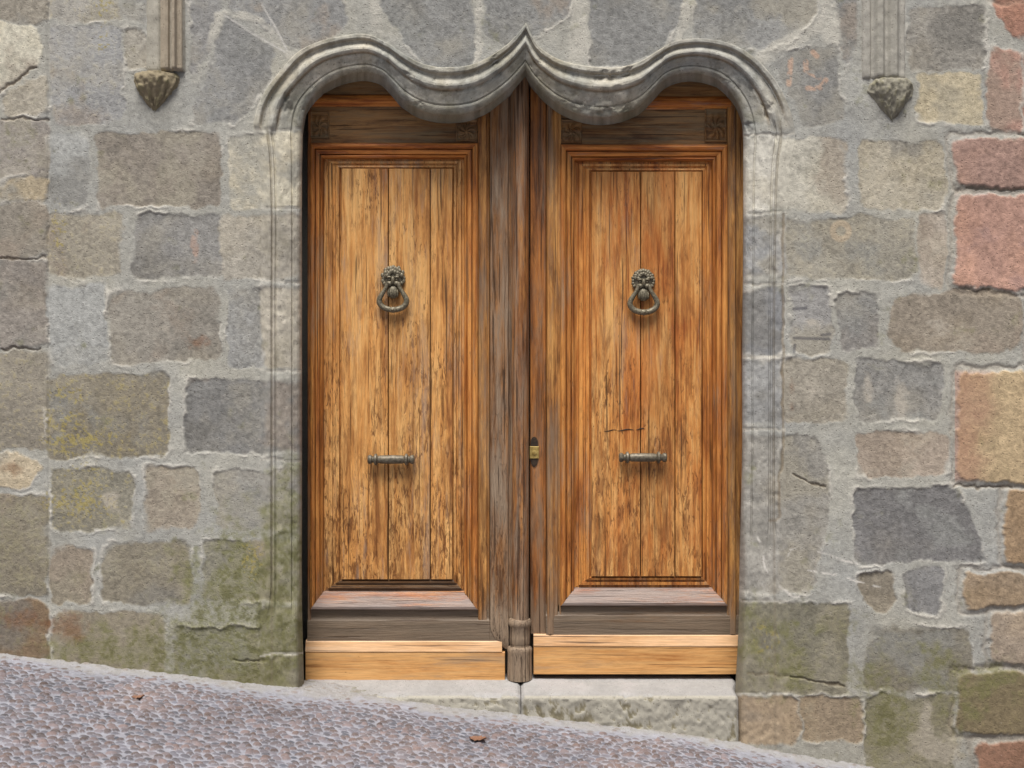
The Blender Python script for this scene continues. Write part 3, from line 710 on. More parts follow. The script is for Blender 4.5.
# ------------------------------------------------------------------ street
def street_z(x, y): return -.12 * x - .05 * np.maximum(0, x - .9) + .002 * y
sxs = axis(-14, -2.75, 2.3, 14, .0040, .16); sys_ = np.concatenate([np.arange(-14, -1.7, .12), np.arange(-1.7, .16, .0042)])
SX, SY = np.meshgrid(sxs, sys_)
def pebbles(X, Y, cwx, cwy, seed):
    wx = X + .006 * fbm(X, Y, .05, seed, 2); wy = Y + .006 * fbm(X, Y, .05, seed + 3, 2)
    gxx = wx / cwx; gyy = wy / cwy
    row = np.floor(gyy); 
    bi = np.floor(gxx); bj = row
    d1 = np.full(X.shape, 9.); d2 = np.full(X.shape, 9.); idv = np.zeros(X.shape); hid = np.zeros(X.shape)
    T1 = np.random.RandomState(seed).rand(512, 512, 4)
    for dj in (-1, 0, 1):
        for di in (-1, 0, 1):
            ii = (bi + di).astype(int); jj = (bj + dj).astype(int)
            t = T1[jj & 511, ii & 511]
            px = ii + .5 + (t[..., 0] - .5) * .75 + .5 * (jj & 1); py = jj + .5 + (t[..., 1] - .5) * .75
            a = (t[..., 2] - .5) * 1.3
            ddx = gxx - px; ddy = gyy - py
            rx = ddx * np.cos(a) + ddy * np.sin(a); ry = -ddx * np.sin(a) + ddy * np.cos(a)
            d = np.sqrt((rx * .88) ** 2 + (ry * 1.12) ** 2)
            m = d < d1
            d2 = np.where(m, d1, np.minimum(d2, d)); idv = np.where(m, t[..., 3], idv); hid = np.where(m, t[..., 2], hid); d1 = np.where(m, d, d1)
    return d1, d2, idv, hid
d1, d2, idv, hid = pebbles(SX, SY, .038, .032, 5)
edge = np.clip(d2 - d1, 0, 1)
n1 = fbm(SX, SY, .35, 300, 4); n2 = fbm(SX, SY, .03, 310, 4)
size = .50 + .16 * (idv - .5)
dome = np.sqrt(np.clip(1 - (d1 / size) ** 2, 0, 1)) * sm(.0, .22, edge)
PXg = SX / PXM + 512
slabz = (SX > -1.06) & (SX < 1.17)
dist_w = -SY
bury = sm(.02, .30, dist_w + .10 * n1) * .85 + .15          # pebbles disappear under mortar next to the wall
dome = dome * np.clip(bury + (hid - .5) * .5, 0, 1)
SZ = street_z(SX, SY) + dome * .011 * (.6 + .8 * hid) + .004 * n1 + .0012 * n2
SZ += .012 * sm(.07, .0, dist_w + .05 * n1 + .02 * n2) + .004 * n2 * sm(.3, 0, dist_w)                  # fillet against the wall
pc = np.stack([104 + 34 * (idv - .5) + 16 * (hid - .5), 98 + 32 * (idv - .5), 101 + 34 * (idv - .5) - 12 * (hid - .5)], -1)
SC = np.broadcast_to(lin((139, 140, 148)), SX.shape + (3,)).copy()
m = sm(.12, .42, dome)[..., None]
SC = SC * (1 - m) + lin(pc) * m
SC = SC * (1 + .12 * n1 + .14 * n2)[..., None]
SC = blend(SC, .5 * sm(.10, .0, dist_w + .07 * n1 + .03 * n2), (152, 148, 138))
SC = blend(SC, .5 * sm(.06, -.02, dist_w + .05 * n2 + .05 * n1) * sm(.0, .6, n1 + .5 * n2), (104, 104, 72))
SC = blend(SC, .12 * sm(.2, .8, n1), (150, 120, 92))
street = link('street', np_mesh('street', np.stack([SX, SY, SZ], -1).reshape(-1, 3), grid_faces(*SX.shape)[:, :, ::-1].reshape(-1, 4), np.clip(SC, .01, 1).reshape(-1, 3)), M_STREET)
setp(street, kind='structure')

# ------------------------------------------------------------------ doorstep slabs
def slab(name, pxa, pxb, label, seed, moss):
    xa, xb = (pxa - 512) * PXM, (pxb - 512) * PXM
    ztop_f = CAMZ - (697 - 384) * PXM; ztop_b = CAMZ - (679.5 - 384) * PXM * (DIST + .235) / DIST
    zb = -.45
    pr = []                       # section: front bottom -> rounded nose -> back
    for k in range(60): pr.append((.012, zb + (ztop_f - .018 - zb) * k / 59))
    for k in range(1, 9):
        a = math.pi / 2 * k / 9; pr.append((.012 + .018 * (1 - math.cos(a)), ztop_f - .018 + .018 * math.sin(a)))
    for k in range(40): t = k / 39; pr.append((.03 + (.355 - .03) * t, ztop_f + (ztop_b - ztop_f) * min(1, t * .325 / .205)))
    pr = np.array(pr); n = int((xb - xa) / .006)
    xs = np.linspace(xa, xb, n)
    Xg, _ = np.meshgrid(xs, pr[:, 0]); Yg = np.tile(pr[:, :1], (1, n)); Zg = np.tile(pr[:, 1:], (1, n))
    u = Yg * 1.0 - Zg
    q1 = fbm(Xg, u, .12, seed, 5); q2 = fbm(Xg, u, .03, seed + 6, 4, gain=.7)
    front = Yg < .02
    e = np.minimum(Xg - xa, xb - Xg)
    sgn = 1 if pxa > 400 else -1
    Xg = Xg + sgn * .03 * sm(.10, .20, Yg) * (np.abs(Xg - (xa if sgn < 0 else xb)) < .3)
    rnd = .014 * (1 - sm(0, .018, e)) 
    Yg = Yg + rnd + np.where(front, .006 * q2 + .006 * q1, 0); Zg = Zg - rnd * (Yg > .012) + np.where(front, 0, .0018 * q1 + .0008 * q2)
    nose = np.exp(-((Yg - .03) / .02) ** 2) * sm(.0, .7, q1 + .5 * q2) * .016
    Zg = Zg - nose
    c = np.broadcast_to(lin((152, 151, 149)), Xg.shape + (3,)).copy() * (1 + .08 * q1 + .08 * q2)[..., None]
    fr = sm(.035, .015, Yg)
    c = blend(c, fr * .55, (172, 166, 146))
    c = blend(c, fr * .85 * sm(.2, .5, q2 * .7 + q1 * .7 + moss), (112, 104, 78))
    c = blend(c, sm(.03, .06, Yg) * .3 * sm(.1, .8, q1), (166, 160, 160))
    P = np.stack([Xg, Yg, Zg], -1)
    me = np_mesh(name, P.reshape(-1, 3), grid_faces(*Xg.shape)[:, :, ::-1].reshape(-1, 4), np.clip(c, .01, 1).reshape(-1, 3))
    bm = bmesh.new(); bm.from_mesh(me)
    bm.verts.ensure_lookup_table()
    for side in (0, n - 1):       # close both ends
        bm.verts.ensure_lookup_table()
        vs = [bm.verts[r * n + side] for r in range(len(pr))]
        bot = bm.verts.new((vs[0].co.x, .355, zb))
        try: bm.faces.new(vs + [bot] if side == 0 else list(reversed(vs)) + [bot])
        except ValueError: pass
    bm.to_mesh(me); bm.free()
    o = link(name, me, M_STREETSLAB)
    return setp(o, label, 'doorstep', 'slabs of the stone doorstep')
M_STREETSLAB = stone_mat('doorstep_stone', grain=.3, bump=.3)
slab('doorstep_slab', 302, 520.7, 'worn pale doorstep slab half sunk in the pebbles, under the door with the centre post', 400, -.25)
slab('doorstep_slab', 521.3, 739.5, 'thick pale doorstep slab with a mossy pitted front, under the door with the keyhole', 420, .0)

# ------------------------------------------------------------------ joinery helpers
def set_tone(me, vals):
    a = me.attributes.new('tone', 'FLOAT', 'POINT'); a.data.foreach_set('value', np.asarray(vals, dtype=np.float32))

class MB:
    def __init__(s): s.v = []; s.f = []; s.t = []; s.m = []
    def add(s, v, f, tone=.5, mi=0):
        k = len(s.v); s.v += [tuple(a) for a in v]; s.f += [tuple(i + k for i in q) for q in f]; s.t += [tone] * len(v); s.m += [mi] * len(f)
    def box(s, x0, x1, y0, y1, z0, z1, b=.002, tone=.5, mi=0):
        """box with bevelled front edges (front = smaller y)"""
        v = [(x0, y1, z0), (x1, y1, z0), (x1, y1, z1), (x0, y1, z1),
             (x0, y0 + b, z0), (x1, y0 + b, z0), (x1, y0 + b, z1), (x0, y0 + b, z1),
             (x0 + b, y0, z0 + b), (x1 - b, y0, z0 + b), (x1 - b, y0, z1 - b), (x0 + b, y0, z1 - b)]
        f = [(0, 3, 2, 1), (8, 9, 10, 11), (4, 5, 9, 8), (5, 6, 10, 9), (6, 7, 11, 10), (7, 4, 8, 11),
             (0, 1, 5, 4), (1, 2, 6, 5), (2, 3, 7, 6), (3, 0, 4, 7)]
        s.add(v, f, tone, mi)
    def vprof(s, prof, z0, z1, yback, tone=.5, mi=0, n=1):
        """profile [(x, y)] left to right, extruded vertically"""
        pr = [(prof[0][0], yback)] + list(prof) + [(prof[-1][0], yback)]
        m = len(pr); v = []
        for k in range(n + 1):
            z = z0 + (z1 - z0) * k / n
            v += [(x, y, z) for x, y in pr]
        f = []
        for k in range(n):
            for i in range(m - 1): f.append((k * m + i, k * m + i + 1, (k + 1) * m + i + 1, (k + 1) * m + i))
            f.append((k * m + m - 1, k * m, (k + 1) * m, (k + 1) * m + m - 1))
        f.append(tuple(reversed(range(m)))); f.append(tuple(n * m + i for i in range(m)))
        s.add(v, f, tone, mi)
    def hprof(s, prof, x0, x1, yback, tone=.5, mi=0):
        """profile [(y, z)] top to bottom, extruded along x"""
        pr = [(yback, prof[0][1])] + list(prof) + [(yback, prof[-1][1])]
        m = len(pr); v = [(x0, y, z) for y, z in pr] + [(x1, y, z) for y, z in pr]
        f = [(i, i + 1, m + i + 1, m + i) for i in range(m - 1)] + [(m - 1, 0, m, 2 * m - 1)] + [tuple(range(m))[::-1], tuple(range(m, 2 * m))]
        s.add(v, f, tone, mi)
    def mitre(s, outer, inner, prof, yback, tones=(.5, .5, .5, .5), mis=(0, 1, 0, 1), pbot=None):
        """rects (x0,z0,x1,z1); prof = [(t, y)], t 0 outer -> 1 inner; sides: left, bottom, right, top"""
        def pt(c, t):
            o = [(outer[0], outer[1]), (outer[2], outer[1]), (outer[2], outer[3]), (outer[0], outer[3])][c]
            i = [(inner[0], inner[1]), (inner[2], inner[1]), (inner[2], inner[3]), (inner[0], inner[3])][c]
            return (o[0] + (i[0] - o[0]) * t, o[1] + (i[1] - o[1]) * t)
        for sd_, (a, b) in enumerate(((3, 0), (0, 1), (1, 2), (2, 3))):
            pr = [(0, yback)] + list(pbot if (pbot and sd_ == 1) else prof) + [(1, yback)]
            v = []
            for c in (a, b):
                for t, y in pr:
                    x, z = pt(c, t); v.append((x, y, z))
            m = len(pr)
            f = [(i, i + 1, m + i + 1, m + i)[::-1] for i in range(m - 1)]
            s.add(v, f, tones[sd_], mis[sd_])
    def build(s, name, mats, parent=None, smooth=False, angle=None):
        me = bpy.data.meshes.new(name); me.from_pydata(s.v, [], s.f)
        set_tone(me, s.t)
        o = link(name, me, mats, parent, smooth)
        me.polygons.foreach_set('material_index', s.m)
        bm = bmesh.new(); bm.from_mesh(me); bmesh.ops.recalc_face_normals(bm, faces=bm.faces); bm.to_mesh(me); bm.free()
        if angle is not None:
            me.polygons.foreach_set('use_smooth', [True] * len(me.polygons))
            try: me.set_sharp_from_angle(angle=R(angle))
            except Exception: pass
        me.update()
        return o

def dx(px, y=.25): return W(px, 0, y)[0]
def dz(py, y=.25): return W(0, py, y)[2]
def arcp(x0, x1, ybase, h, n=10):
    """convex roll from x0 to x1 rising h towards the street"""
    return [(x0 + (x1 - x0) * (.5 - .5 * math.cos(math.pi * k / n)), ybase - h * math.sin(math.pi * k / n)) for k in range(n + 1)]

def rosette(name, x0, x1, zt, zb, y, mat, parent):
    """small square block carved with a curling leaf"""
    nx = 40; nz = 40
    U, Vv = np.meshgrid(np.linspace(-1, 1, nx), np.linspace(-1, 1, nz))
    r = np.hypot(U, Vv + .15); a = np.arctan2(Vv + .15, U)
    h = .006 * (1 + np.cos(a * 7 + r * 5)) * sm(1.05, .5, r) * sm(.12, .3, r) + .012 * np.exp(-((r) / .2) ** 2)
    frame = np.maximum(abs(U), abs(Vv)); h = np.where(frame > .86, .009, h)
    h = h * sm(1.0, .97, frame)
    Pp = np.stack([x0 + (x1 - x0) * (U + 1) / 2, y - .002 - h, zb + (zt - zb) * (Vv + 1) / 2], -1)
    me = np_mesh(name, Pp.reshape(-1, 3), grid_faces(nz, nx)[:, :, ::-1].reshape(-1, 4))
    set_tone(me, [.45] * (nx * nz))
    return link(name, me, mat, parent)

def lathe_x(prof, cy, cz, n=20):
    """[(x, r)] around an axis along x"""
    v = []; f = []
    for x, r in prof:
        for k in range(n):
            a = 2 * math.pi * k / n; v.append((x, cy + r * math.cos(a), cz + r * math.sin(a)))
    for i in range(len(prof) - 1):
        for k in range(n): f.append((i * n + k, i * n + (k + 1) % n, (i + 1) * n + (k + 1) % n, (i + 1) * n + k))
    f.append(tuple(range(n))); f.append(tuple((len(prof) - 1) * n + k for k in range(n)))
    return v, f

def tube(pts, rad, n=10):
    v = []; f = []
    P = [Vector(p) for p in pts]
    for i, p in enumerate(P):
        t = (P[min(i + 1, len(P) - 1)] - P[max(i - 1, 0)]).normalized()
        a = t.cross(Vector((0, 1, 0))).normalized(); b = t.cross(a).normalized()
        r = rad[i] if isinstance(rad, list) else rad
        for k in range(n):
            q = 2 * math.pi * k / n; v.append(tuple(p + a * r * math.cos(q) + b * r * math.sin(q)))
    for i in range(len(P) - 1):
        for k in range(n): f.append((i * n + k, i * n + (k + 1) % n, (i + 1) * n + (k + 1) % n, (i + 1) * n + k))
    f.append(tuple(range(n))[::-1]); f.append(tuple((len(P) - 1) * n + k for k in range(n)))
    return v, f

def blob(mb, c, r, nu=14, nv=9, mod=None):
    v = []; f = []
    for j in range(nv + 1):
        th = math.pi * j / nv
        for i in range(nu):
            a = 2 * math.pi * i / nu
            k = mod(a, th) if mod else 1
            v.append((c[0] + r[0] * k * math.sin(th) * math.cos(a), c[1] - r[1] * k * math.cos(th), c[2] + r[2] * k * math.sin(th) * math.sin(a)))
    for j in range(nv):
        for i in range(nu): f.append((j * nu + i, j * nu + (i + 1) % nu, (j + 1) * nu + (i + 1) % nu, (j + 1) * nu + i))
    mb.add(v, f)

def knocker(px, py, parent, y, shaggy):
    cx, cz = dx(px, y), dz(py, y)
    u = PXM * 1.04
    mask = MB()
    # domed back with a mane of curls, brow, eyes, snout
    blob(mask, (cx, y, cz), (11.2 * u, .022, 13 * u), 20, 10)
    for rr_, nn_, dy_, sz_ in ((10.2, 17, .010, 2.1), (7.8, 11, .020, 2.3), (5.0, 7, .026, 2.2)):
        for k in range(nn_):
            a = math.pi * (-.16 + 1.32 * k / (nn_ - 1)) if rr_ > 9 else math.pi * (.04 + .92 * k / (nn_ - 1))
            jj = 1 + (.10 if shaggy else .03) * math.sin(k * 2.7 + rr_)
            blob(mask, (cx + rr_ * u * jj * math.cos(a), y - dy_, cz + (2.2 if rr_ < 9 else .5) * u + rr_ * u * jj * 1.05 * math.sin(a)), (sz_ * u, .007, sz_ * u * (1.2 if shaggy else .9)), 8, 6)
    for s_ in (-1, 1):
        blob(mask, (cx + s_ * 3.8 * u, y - .024, cz + 1.4 * u), (3.0 * u, .012, 1.5 * u), 10, 7)     # brow
        blob(mask, (cx + s_ * 3.6 * u, y - .022, cz - 1.0 * u), (1.5 * u, .010, 1.1 * u), 8, 6)     # eye
        blob(mask, (cx + s_ * 3.6 * u, y - .022, cz - 5.0 * u), (3.4 * u, .017, 2.8 * u), 10, 7)    # cheek
    blob(mask, (cx, y - .028, cz - 1.8 * u), (2.0 * u, .015, 4.4 * u), 10, 7)                        # nose
    blob(mask, (cx, y - .012, cz - 13 * u), (6.8 * u, .022, 7.2 * u), 14, 8)                         # bearded jaw
    for k in range(5): blob(mask, (cx + (k - 2) * 2.3 * u, y - .026, cz - 14.5 * u), (1.1 * u, .009, 4.2 * u), 8, 6)
    kn = mask.build('door_knocker', M_IRON, parent, angle=50)
    ring = MB()
    ctrl = [(-5.8, -4), (-6.8, -9), (-10.4, -15), (-13.4, -20.5), (-13.2, -25), (-9.6, -29), (-4, -31), (0, -31.4)]
    ctrl = ctrl + [(-a, b) for a, b in ctrl[-2::-1]]
    pts = []; rad = []
    for i_ in range(len(ctrl) - 1):
        p0 = ctrl[max(i_ - 1, 0)]; p1 = ctrl[i_]; p2 = ctrl[i_ + 1]; p3 = ctrl[min(i_ + 2, len(ctrl) - 1)]
        for k in range(4):
            t = k / 4
            q = [.5 * (2 * p1[m_] + (p2[m_] - p0[m_]) * t + (2 * p0[m_] - 5 * p1[m_] + 4 * p2[m_] - p3[m_]) * t * t + (3 * p1[m_] - p0[m_] - 3 * p2[m_] + p3[m_]) * t ** 3) for m_ in (0, 1)]
            pts.append((cx + q[0] * u, y - .034 + .008 * sm(-8, -28, q[1]), cz + q[1] * u)); rad.append((1.9 + 1.0 * float(sm(-8, -24, q[1]))) * u)
    pts.append((cx + ctrl[-1][0] * u, y - .034, cz + ctrl[-1][1] * u)); rad.append(1.5 * u)
    ring.add(*tube(pts, rad, 10))
    blob(ring, (cx, y - .036, cz - 31.6 * u), (4.4 * u, .014, 3.2 * u), 12, 8)
    blob(ring, (cx, y - .046, cz - 31.6 * u), (1.8 * u, .010, 1.8 * u), 10, 6)
    ring.build('knocker_ring', M_IRON, kn, angle=50)
    return kn

def pull(px0, px1, py, parent, y):
    x0, x1 = dx(px0, y - .03), dx(px1, y - .03); L = x1 - x0; z = dz(py, y); u = PXM
    P = [(0, .5), (0, 3.2), (.03, 4.0), (.08, 3.6), (.10, 2.6), (.13, 3.0), (.15, 4.8), (.19, 5.0), (.21, 3.4), (.23, 3.0), (.27, 3.5), (.5, 3.7), (.73, 3.5), (.77, 3.0), (.79, 3.4), (.81, 5.0), (.85, 4.8), (.87, 3.0), (.90, 2.6), (.92, 3.6), (.97, 4.0), (1, 3.2), (1, .5)]
    m = MB(); m.add(*lathe_x([(x0 + L * t, r * u * 1.25) for t, r in P], y - .036, z))
    o = m.build('pull_bar', M_PULL, parent, angle=40)
    for t in (.17, .83):
        p = MB(); xx = x0 + L * t
        p.add(*tube([(xx, y - .030, z), (xx, y - .014, z), (xx + .0001, y + .006, z)], [.010, .010, .014], 12))
        p.build('bar_post', M_DARK, o, angle=40)
    return o

# ------------------------------------------------------------------ the two leaves
def leaf(side):
    Lf = side == 'left'
    if Lf:
        root = empty('door_leaf', (-.55, .29, dz(680)), 'carved wooden door leaf carrying the round centre post, shaggy lion knocker and bar pull', 'door', 'pair of old wooden door leaves')
        xo0, xo1 = 307.5, 489; mo = (310, 143, 478.5, 610); mi = (323, 158, 463.5, 592); fi = (341, 168, 452, 580)
        planks = [341, 388, 430, 452]; tops = (97, 105); ros = ((310, 329, 111, 138), (456, 477, 119, 141))
        kick = (306, 505, 640, 651, 680.5); plank_m = M_PLANK; railb = (307.5, 498, 611, 641)
    else:
        root = empty('door_leaf', (.57, .29, dz(676)), 'carved wooden door leaf with the brass keyhole, smooth-browed lion knocker and bar pull', 'door', 'pair of old wooden door leaves')
        xo0, xo1 = 547, 745; mo = (560, 144.5, 728, 606); mi = (575, 160.5, 712.5, 588.5); fi = (592, 171, 702, 577)
        planks = [592, 641, 675.5, 702]; tops = (99, 108); ros = ((561, 582, 119, 143), (705, 727, 108, 142))
        kick = (533.5, 741, 634, 645.5, 674.5); plank_m = M_PLANK_R; railb = (546, 741, 606, 635)
    Y0 = .255
    rnd = random.Random(3 if Lf else 5)
    # hinge stile and meeting stile
    m = MB()
    if Lf: m.box(dx(xo0), dx(mo[0] + 1), Y0 - .004, .312, dz(640), dz(40), .003, .4)
    else: m.box(dx(mo[2] - 1), dx(xo1), Y0 - .004, .312, dz(634), dz(40), .003, .5)
    if not Lf: m.vprof([(dx(729.5), Y0 - .006), (dx(731), Y0 - .012), (dx(735), Y0 - .012), (dx(736.5), Y0 - .004)], dz(634), dz(60), .30, .7)
    m.build('hinge_stile', M_RED if Lf else M_STILE, root)
    m = MB()
    if Lf:
        m.vprof([(dx(478), Y0), (dx(479), Y0 - .003), (dx(486.5), Y0 - .003), (dx(487.2), Y0 + .006), (dx(488.5), Y0 + .006), (dx(489.5), Y0 - .010)], dz(641), dz(40), .312, .6)
    else:
        m.vprof([(dx(546.5), Y0 + .008), (dx(547.5), Y0 - .010), (dx(550), Y0 - .014), (dx(553), Y0 - .010), (dx(555), Y0 - .004), (dx(557.5), Y0 - .004), (dx(558), Y0 + .004), (dx(559), Y0 + .004), (dx(561), Y0 - .002)], dz(634), dz(40), .312, .75)
    m.build('meeting_stile', M_STILE, root)
    # rails
    m = MB(); zt = dz(mo[1])
    m.box(dx(mo[0]), dx(mo[2]), Y0 + .008, .312, zt, dz(40), .002, .4)
    m.build('top_rail', M_TOPRAIL, root)
    m = MB()
    a, b = tops
    m.hprof([(Y0 + .004, dz(a - 3)), (Y0 - .006, dz(a - 1)), (Y0 - .013, dz(a + 2)), (Y0 - .015, dz(a + 5)), (Y0 - .010, dz(b - 1.5)), (Y0 - .002, dz(b - .6)), (Y0 + .004, dz(b + 1))], dx(mo[0] + 1), dx(mo[2] + (0 if Lf else 3)), Y0 + .02, .9)
    m.build('cornice_moulding', M_MOLDH, root)
    m = MB(); r0, r1, r2, r3 = railb
    m.hprof([(Y0 + .004, dz(r2 - 1)), (Y0 + .004, dz(r2 + 6)), (Y0 + .001, dz(r2 + 8)), (Y0 - .006, dz(r2 + 10)), (Y0 - .008, dz(r2 + 14)), (Y0 - .008, dz(r3))], dx(r0), dx(r1), .312, .4)
    m.build('bottom_rail', M_RAIL, root)
    # mitred bolection moulding round the panel
    Z = lambda q, y=.25: dz(q, y)
    m = MB()
    prof = [(0, Y0 - .002), (.03, Y0 - .016), (.10, Y0 - .024), (.22, Y0 - .027), (.33, Y0 - .023), (.39, Y0 - .016), (.41, Y0 + .002), (.46, Y0 + .002), (.48, Y0 - .012), (.62, Y0 - .009), (.72, Y0 - .005), (.75, Y0 + .010), (.79, Y0 + .010), (.81, Y0 - .001), (.88, Y0 - .004), (.95, Y0 + .002), (.97, Y0 + .022), (1, Y0 + .034)]
    pbot = [(0, Y0 - .002), (.03, Y0 - .016), (.10, Y0 - .024), (.22, Y0 - .026), (.27, Y0 - .024), (.92, Y0 + .002), (.95, Y0 + .004), (.97, Y0 + .022), (1, Y0 + .034)]
    m.mitre((dx(mo[0]), Z(mo[3]), dx(mo[2]), Z(mo[1])), (dx(mi[0]), Z(mi[3]), dx(mi[2]), Z(mi[1])), prof, Y0 + .05, (.55, .6, .65, .8), pbot=pbot)
    m.build('panel_moulding', [M_MOLD, M_MOLDH], root)
    # panel: stepped margin and fielded planks
    m = MB()
    prof = [(0, Y0 + .030), (.26, Y0 + .030), (.30, Y0 + .018), (.50, Y0 + .019), (.54, Y0 + .028), (.66, Y0 + .029), (.70, Y0 + .018), (.86, Y0 + .016), (.90, Y0 + .030), (1, Y0 + .032)]
    m.mitre((dx(mi[0] - 1), Z(mi[3] + 1), dx(mi[2] + 1), Z(mi[1] - 1)), (dx(fi[0]), Z(fi[3]), dx(fi[2]), Z(fi[1])), prof, Y0 + .05, (.8, .1, .7, .7), (1, 2 if Lf else 1, 1, 0))
    for i, (a, b) in enumerate(zip(planks[:-1], planks[1:])):
        g = g2 = .0024
        yv = Y0 + .010 + rnd.uniform(-.0012, .0012)
        m.box(dx(a) + (g2 if i else -.001), dx(b) - (g if i < len(planks) - 2 else -.001), yv, Y0 + .05, Z(fi[3]), Z(fi[1]), .0022, [.75, .6, .85][i] if Lf else [.75, .35, .7][i], 0)
    panel = m.build('door_panel', [plank_m, M_PLANK if Lf else M_MOLD, M_RAIL, M_MOLDH], root)
    # carved corner blocks
    for (a, b, c, d) in ros:
        rosette('carved_block', dx(a), dx(b), dz(c), dz(d), Y0 + .008, M_TOPRAIL, root)
    # new pine board along the foot
    k0, k1, kz0, kz1, kz2 = kick
    m = MB()
    m.hprof([(Y0 - .004, dz(kz0)), (Y0 - .012, dz(kz0 + 1.5)), (Y0 - .026, dz(kz1 - .8)), (Y0 - .026, dz(kz1))], dx(k0), dx(k1 - (3 if Lf else 0)), .312, .7, 1)
    m.box(dx(k0), dx(k1), Y0 - .024, .312, dz(kz2, .23), dz(kz1 + .6), .0025, .6, 0)
    kb = m.build('kick_board', [M_KICK, M_KICKT], root); kb['label'] = 'new pale pine board screwed along the foot of the old door'
    # knocker, pull
    if Lf:
        kn = knocker(393.5, 279, root, Y0 + .008, True); pl = pull(368, 414.5, 459, root, Y0 + .010)
    else:
        kn = knocker(643, 281.5, root, Y0 + .008, False); pl = pull(619, 666.5, 457, root, Y0 + .010)
    if Lf:
        # flank and round centre post, on a turned foot
        m = MB()
        zt, zb_ = dz(30), dz(625)
        m.vprof([(dx(489.7), Y0), (dx(490.5), Y0 - .014), (dx(496), Y0 - .020), (dx(503), Y0 - .022), (dx(508), Y0 - .018), (dx(509), Y0 - .008), (dx(510.5), Y0 - .006), (dx(511.5), Y0 - .020), (dx(513), Y0 - .022)], zb_, zt, .312, .5)
        # tapering end of the flank above the kick board
        f0 = [(dx(489.7), Y0), (dx(490.5), Y0 - .014), (dx(496), Y0 - .020), (dx(503), Y0 - .022), (dx(508), Y0 - .018), (dx(509), Y0 - .008)]
        prev = None; v = []; f = []; K = 9
        for k in range(K + 1):
            t = k / K; z = dz(625 + 24 * t); sh = t ** 1.8 * 15 * PXM * 1.037
            v += [(min(x + sh, dx(508.6)), y + .012 * t ** 2, z) for x, y in f0]
        for k in range(K):
            for i in range(5): f.append((k * 6 + i, k * 6 + i + 1, k * 6 + 7 + i, k * 6 + 6 + i))
        m.add(v, f, .5)
        fl = m.build('post_flank', M_CENTRE, root, angle=30)
        m = MB()
        m.vprof(arcp(dx(512, .22), dx(529, .22), Y0 - .012, .050, 16), dz(623, .21), dz(30), .29, .6)
        po = m.build('centre_post', M_POST, root, angle=30)
        # turned collar and octagonal foot
        m = MB()
        cxp = dx(519.8, .21); rr = 10.6 * PXM * 1.03; cyp = Y0 - .010
        def ringp(z, r, n=24, oct_=False):
            return [(cxp + r * math.cos(math.pi * (1 + k / n)), cyp + 1.0 * r * math.sin(math.pi * (1 + k / n)), z) for k in range(n + 1)]
        seq = [(619, .80), (620, 1.0), (622, 1.10), (625, 1.12), (627, 1.02), (628, .96), (638, .97), (644, .99), (645, .93), (647, .94), (648, 1.10), (650, 1.20), (652, 1.20), (656, 1.16), (668, 1.18), (680.5, 1.20), (680.6, .3)]
        v = []; f = []
        for q, r in seq:
            v += ringp(dz(q, .21), rr * r, 8 if False else 24)
        n1_ = 25
        for i in range(len(seq) - 1):
            for k in range(n1_ - 1): f.append((i * n1_ + k, i * n1_ + k + 1, (i + 1) * n1_ + k + 1, (i + 1) * n1_ + k))
        m.add(v, f, .35)
        m.build('post_foot', M_CENTRE, po, angle=35)
    else:
        m = MB()
        m.vprof([(dx(530), Y0 + .012), (dx(530.8), Y0 + .004), (dx(539), Y0 + .004), (dx(543), Y0 - .001), (dx(545.5), Y0 + .002), (dx(546.3), Y0 + .010)], dz(634), dz(30), .312, .45)
        lk_ = m.build('lock_stile', M_RED, root)
        # old gouge across two boards
        for (a, b, c) in ((604, 430.5, 1), (617, 430, 1.6), (636, 429, 1.4)):
            m = MB(); L_ = (13, 17, 9)[(604, 617, 636).index(a)]
            m.add(*tube([(dx(a + L_ * t, .265), Y0 + .0095, dz(b + .8 * math.sin(5 * t + a), .265)) for t in np.linspace(0, 1, 8)], [.0006 + .0016 * c * math.sin(math.pi * t) for t in np.linspace(0, 1, 8)], 6))
            m.build('gouge', M_DARK, panel)
        # keyhole plate
        cx_ = dx(534.3); y_ = Y0 + .004
        m = MB(); n = 14; v = []; f = []
        outl = [(4.0 * math.cos(math.pi * k / n), 10 + 7 * math.sin(math.pi * k / n)) for k in range(n + 1)] + [(-3.8, -8), (-3, -12), (0, -15), (3, -12), (3.8, -8)]
        for yy_ in (y_ - .004, y_ + .004): v += [(cx_ + a * PXM, yy_, dz(453) + b * PXM) for a, b in outl]
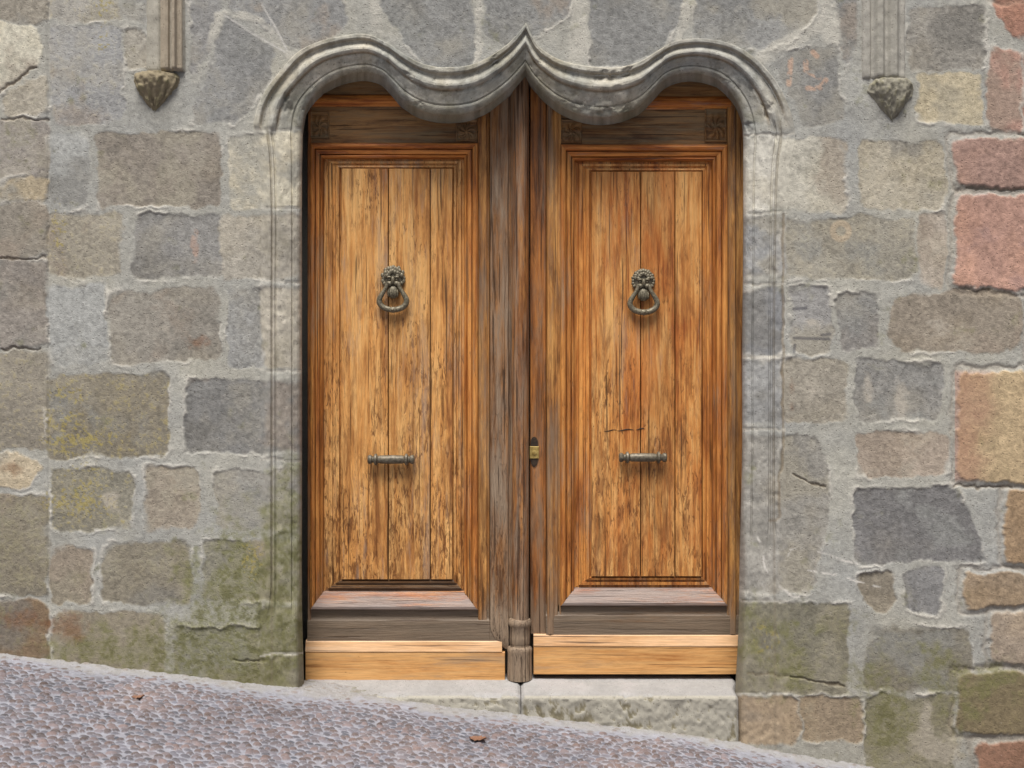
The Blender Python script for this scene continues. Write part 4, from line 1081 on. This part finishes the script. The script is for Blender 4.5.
        k = len(outl); f.append(tuple(range(k))); f += [(i, (i + 1) % k, k + (i + 1) % k, k + i) for i in range(k)]
        m.add(v, f); pp = m.build('keyhole_plate', M_DARK, root)
        m = MB(); m.box(cx_ - 4.8 * PXM, cx_ + 4.8 * PXM, y_ - .009, y_ - .003, dz(458.5), dz(446.5), .0015); lb = m.build('lock_cylinder', M_BRASS, pp)
        m = MB(); v, f = lathe_x([(0, .001), (0, .012), (.004, .012), (.005, .008), (.005, .001)], 0, 0, 18)
        v = [(cx_ + b, y_ - .0092 - a, dz(452.5) + c) for a, b, c in v]
        m.add(v, f); m.box(cx_ - .0015, cx_ + .0015, y_ - .0155, y_ - .008, dz(454), dz(451), .0003); m.build('key_barrel', M_BRASS, pp, angle=30)
    return root
leaf('left'); leaf('right')

# ------------------------------------------------------------------ fallen leaves
def dry_leaf(px_, y, rot, size, label):
    x = (px_ - 512) * PXM * (DIST + y) / DIST; z = street_z(x, y) + .013
    n = 12; mth = 5; v = []; f = []
    for i in range(n + 1):
        t = i / n; w = math.sin(math.pi * min(1, t * 1.02)) ** .8 * .38
        for j in range(-mth, mth + 1):
            s_ = j / mth
            a = (t - .5) * size; b = s_ * w * size * (1 + .15 * math.sin(i * 2.3 + j))
            zz = .004 * s_ * s_ + .006 * (t - .4) ** 2 * 4 + .002 * math.sin(i * 1.7 + j * 2)
            v.append((x + a * math.cos(rot) - b * math.sin(rot), y + a * math.sin(rot) + b * math.cos(rot), z + zz))
    c = 2 * mth + 1
    for i in range(n):
        for j in range(c - 1): f.append((i * c + j, i * c + j + 1, (i + 1) * c + j + 1, (i + 1) * c + j))
    v += [(a, b, d - .0012) for a, b, d in v]; k = (n + 1) * c
    f += [tuple(q + k for q in reversed(ff)) for ff in f]
    m = MB(); m.add(v, f); o = m.build('dry_leaf', M_LEAF, None, angle=60)
    return setp(o, label, 'leaf', 'dry leaves on the pebbles')
dry_leaf(138, -.42, .1, .060, 'small rust-red dry leaf on the pebbles near the wall')
dry_leaf(478, -.43, -.3, .085, 'larger curled brown dry leaf on the pebbles below the doorstep')
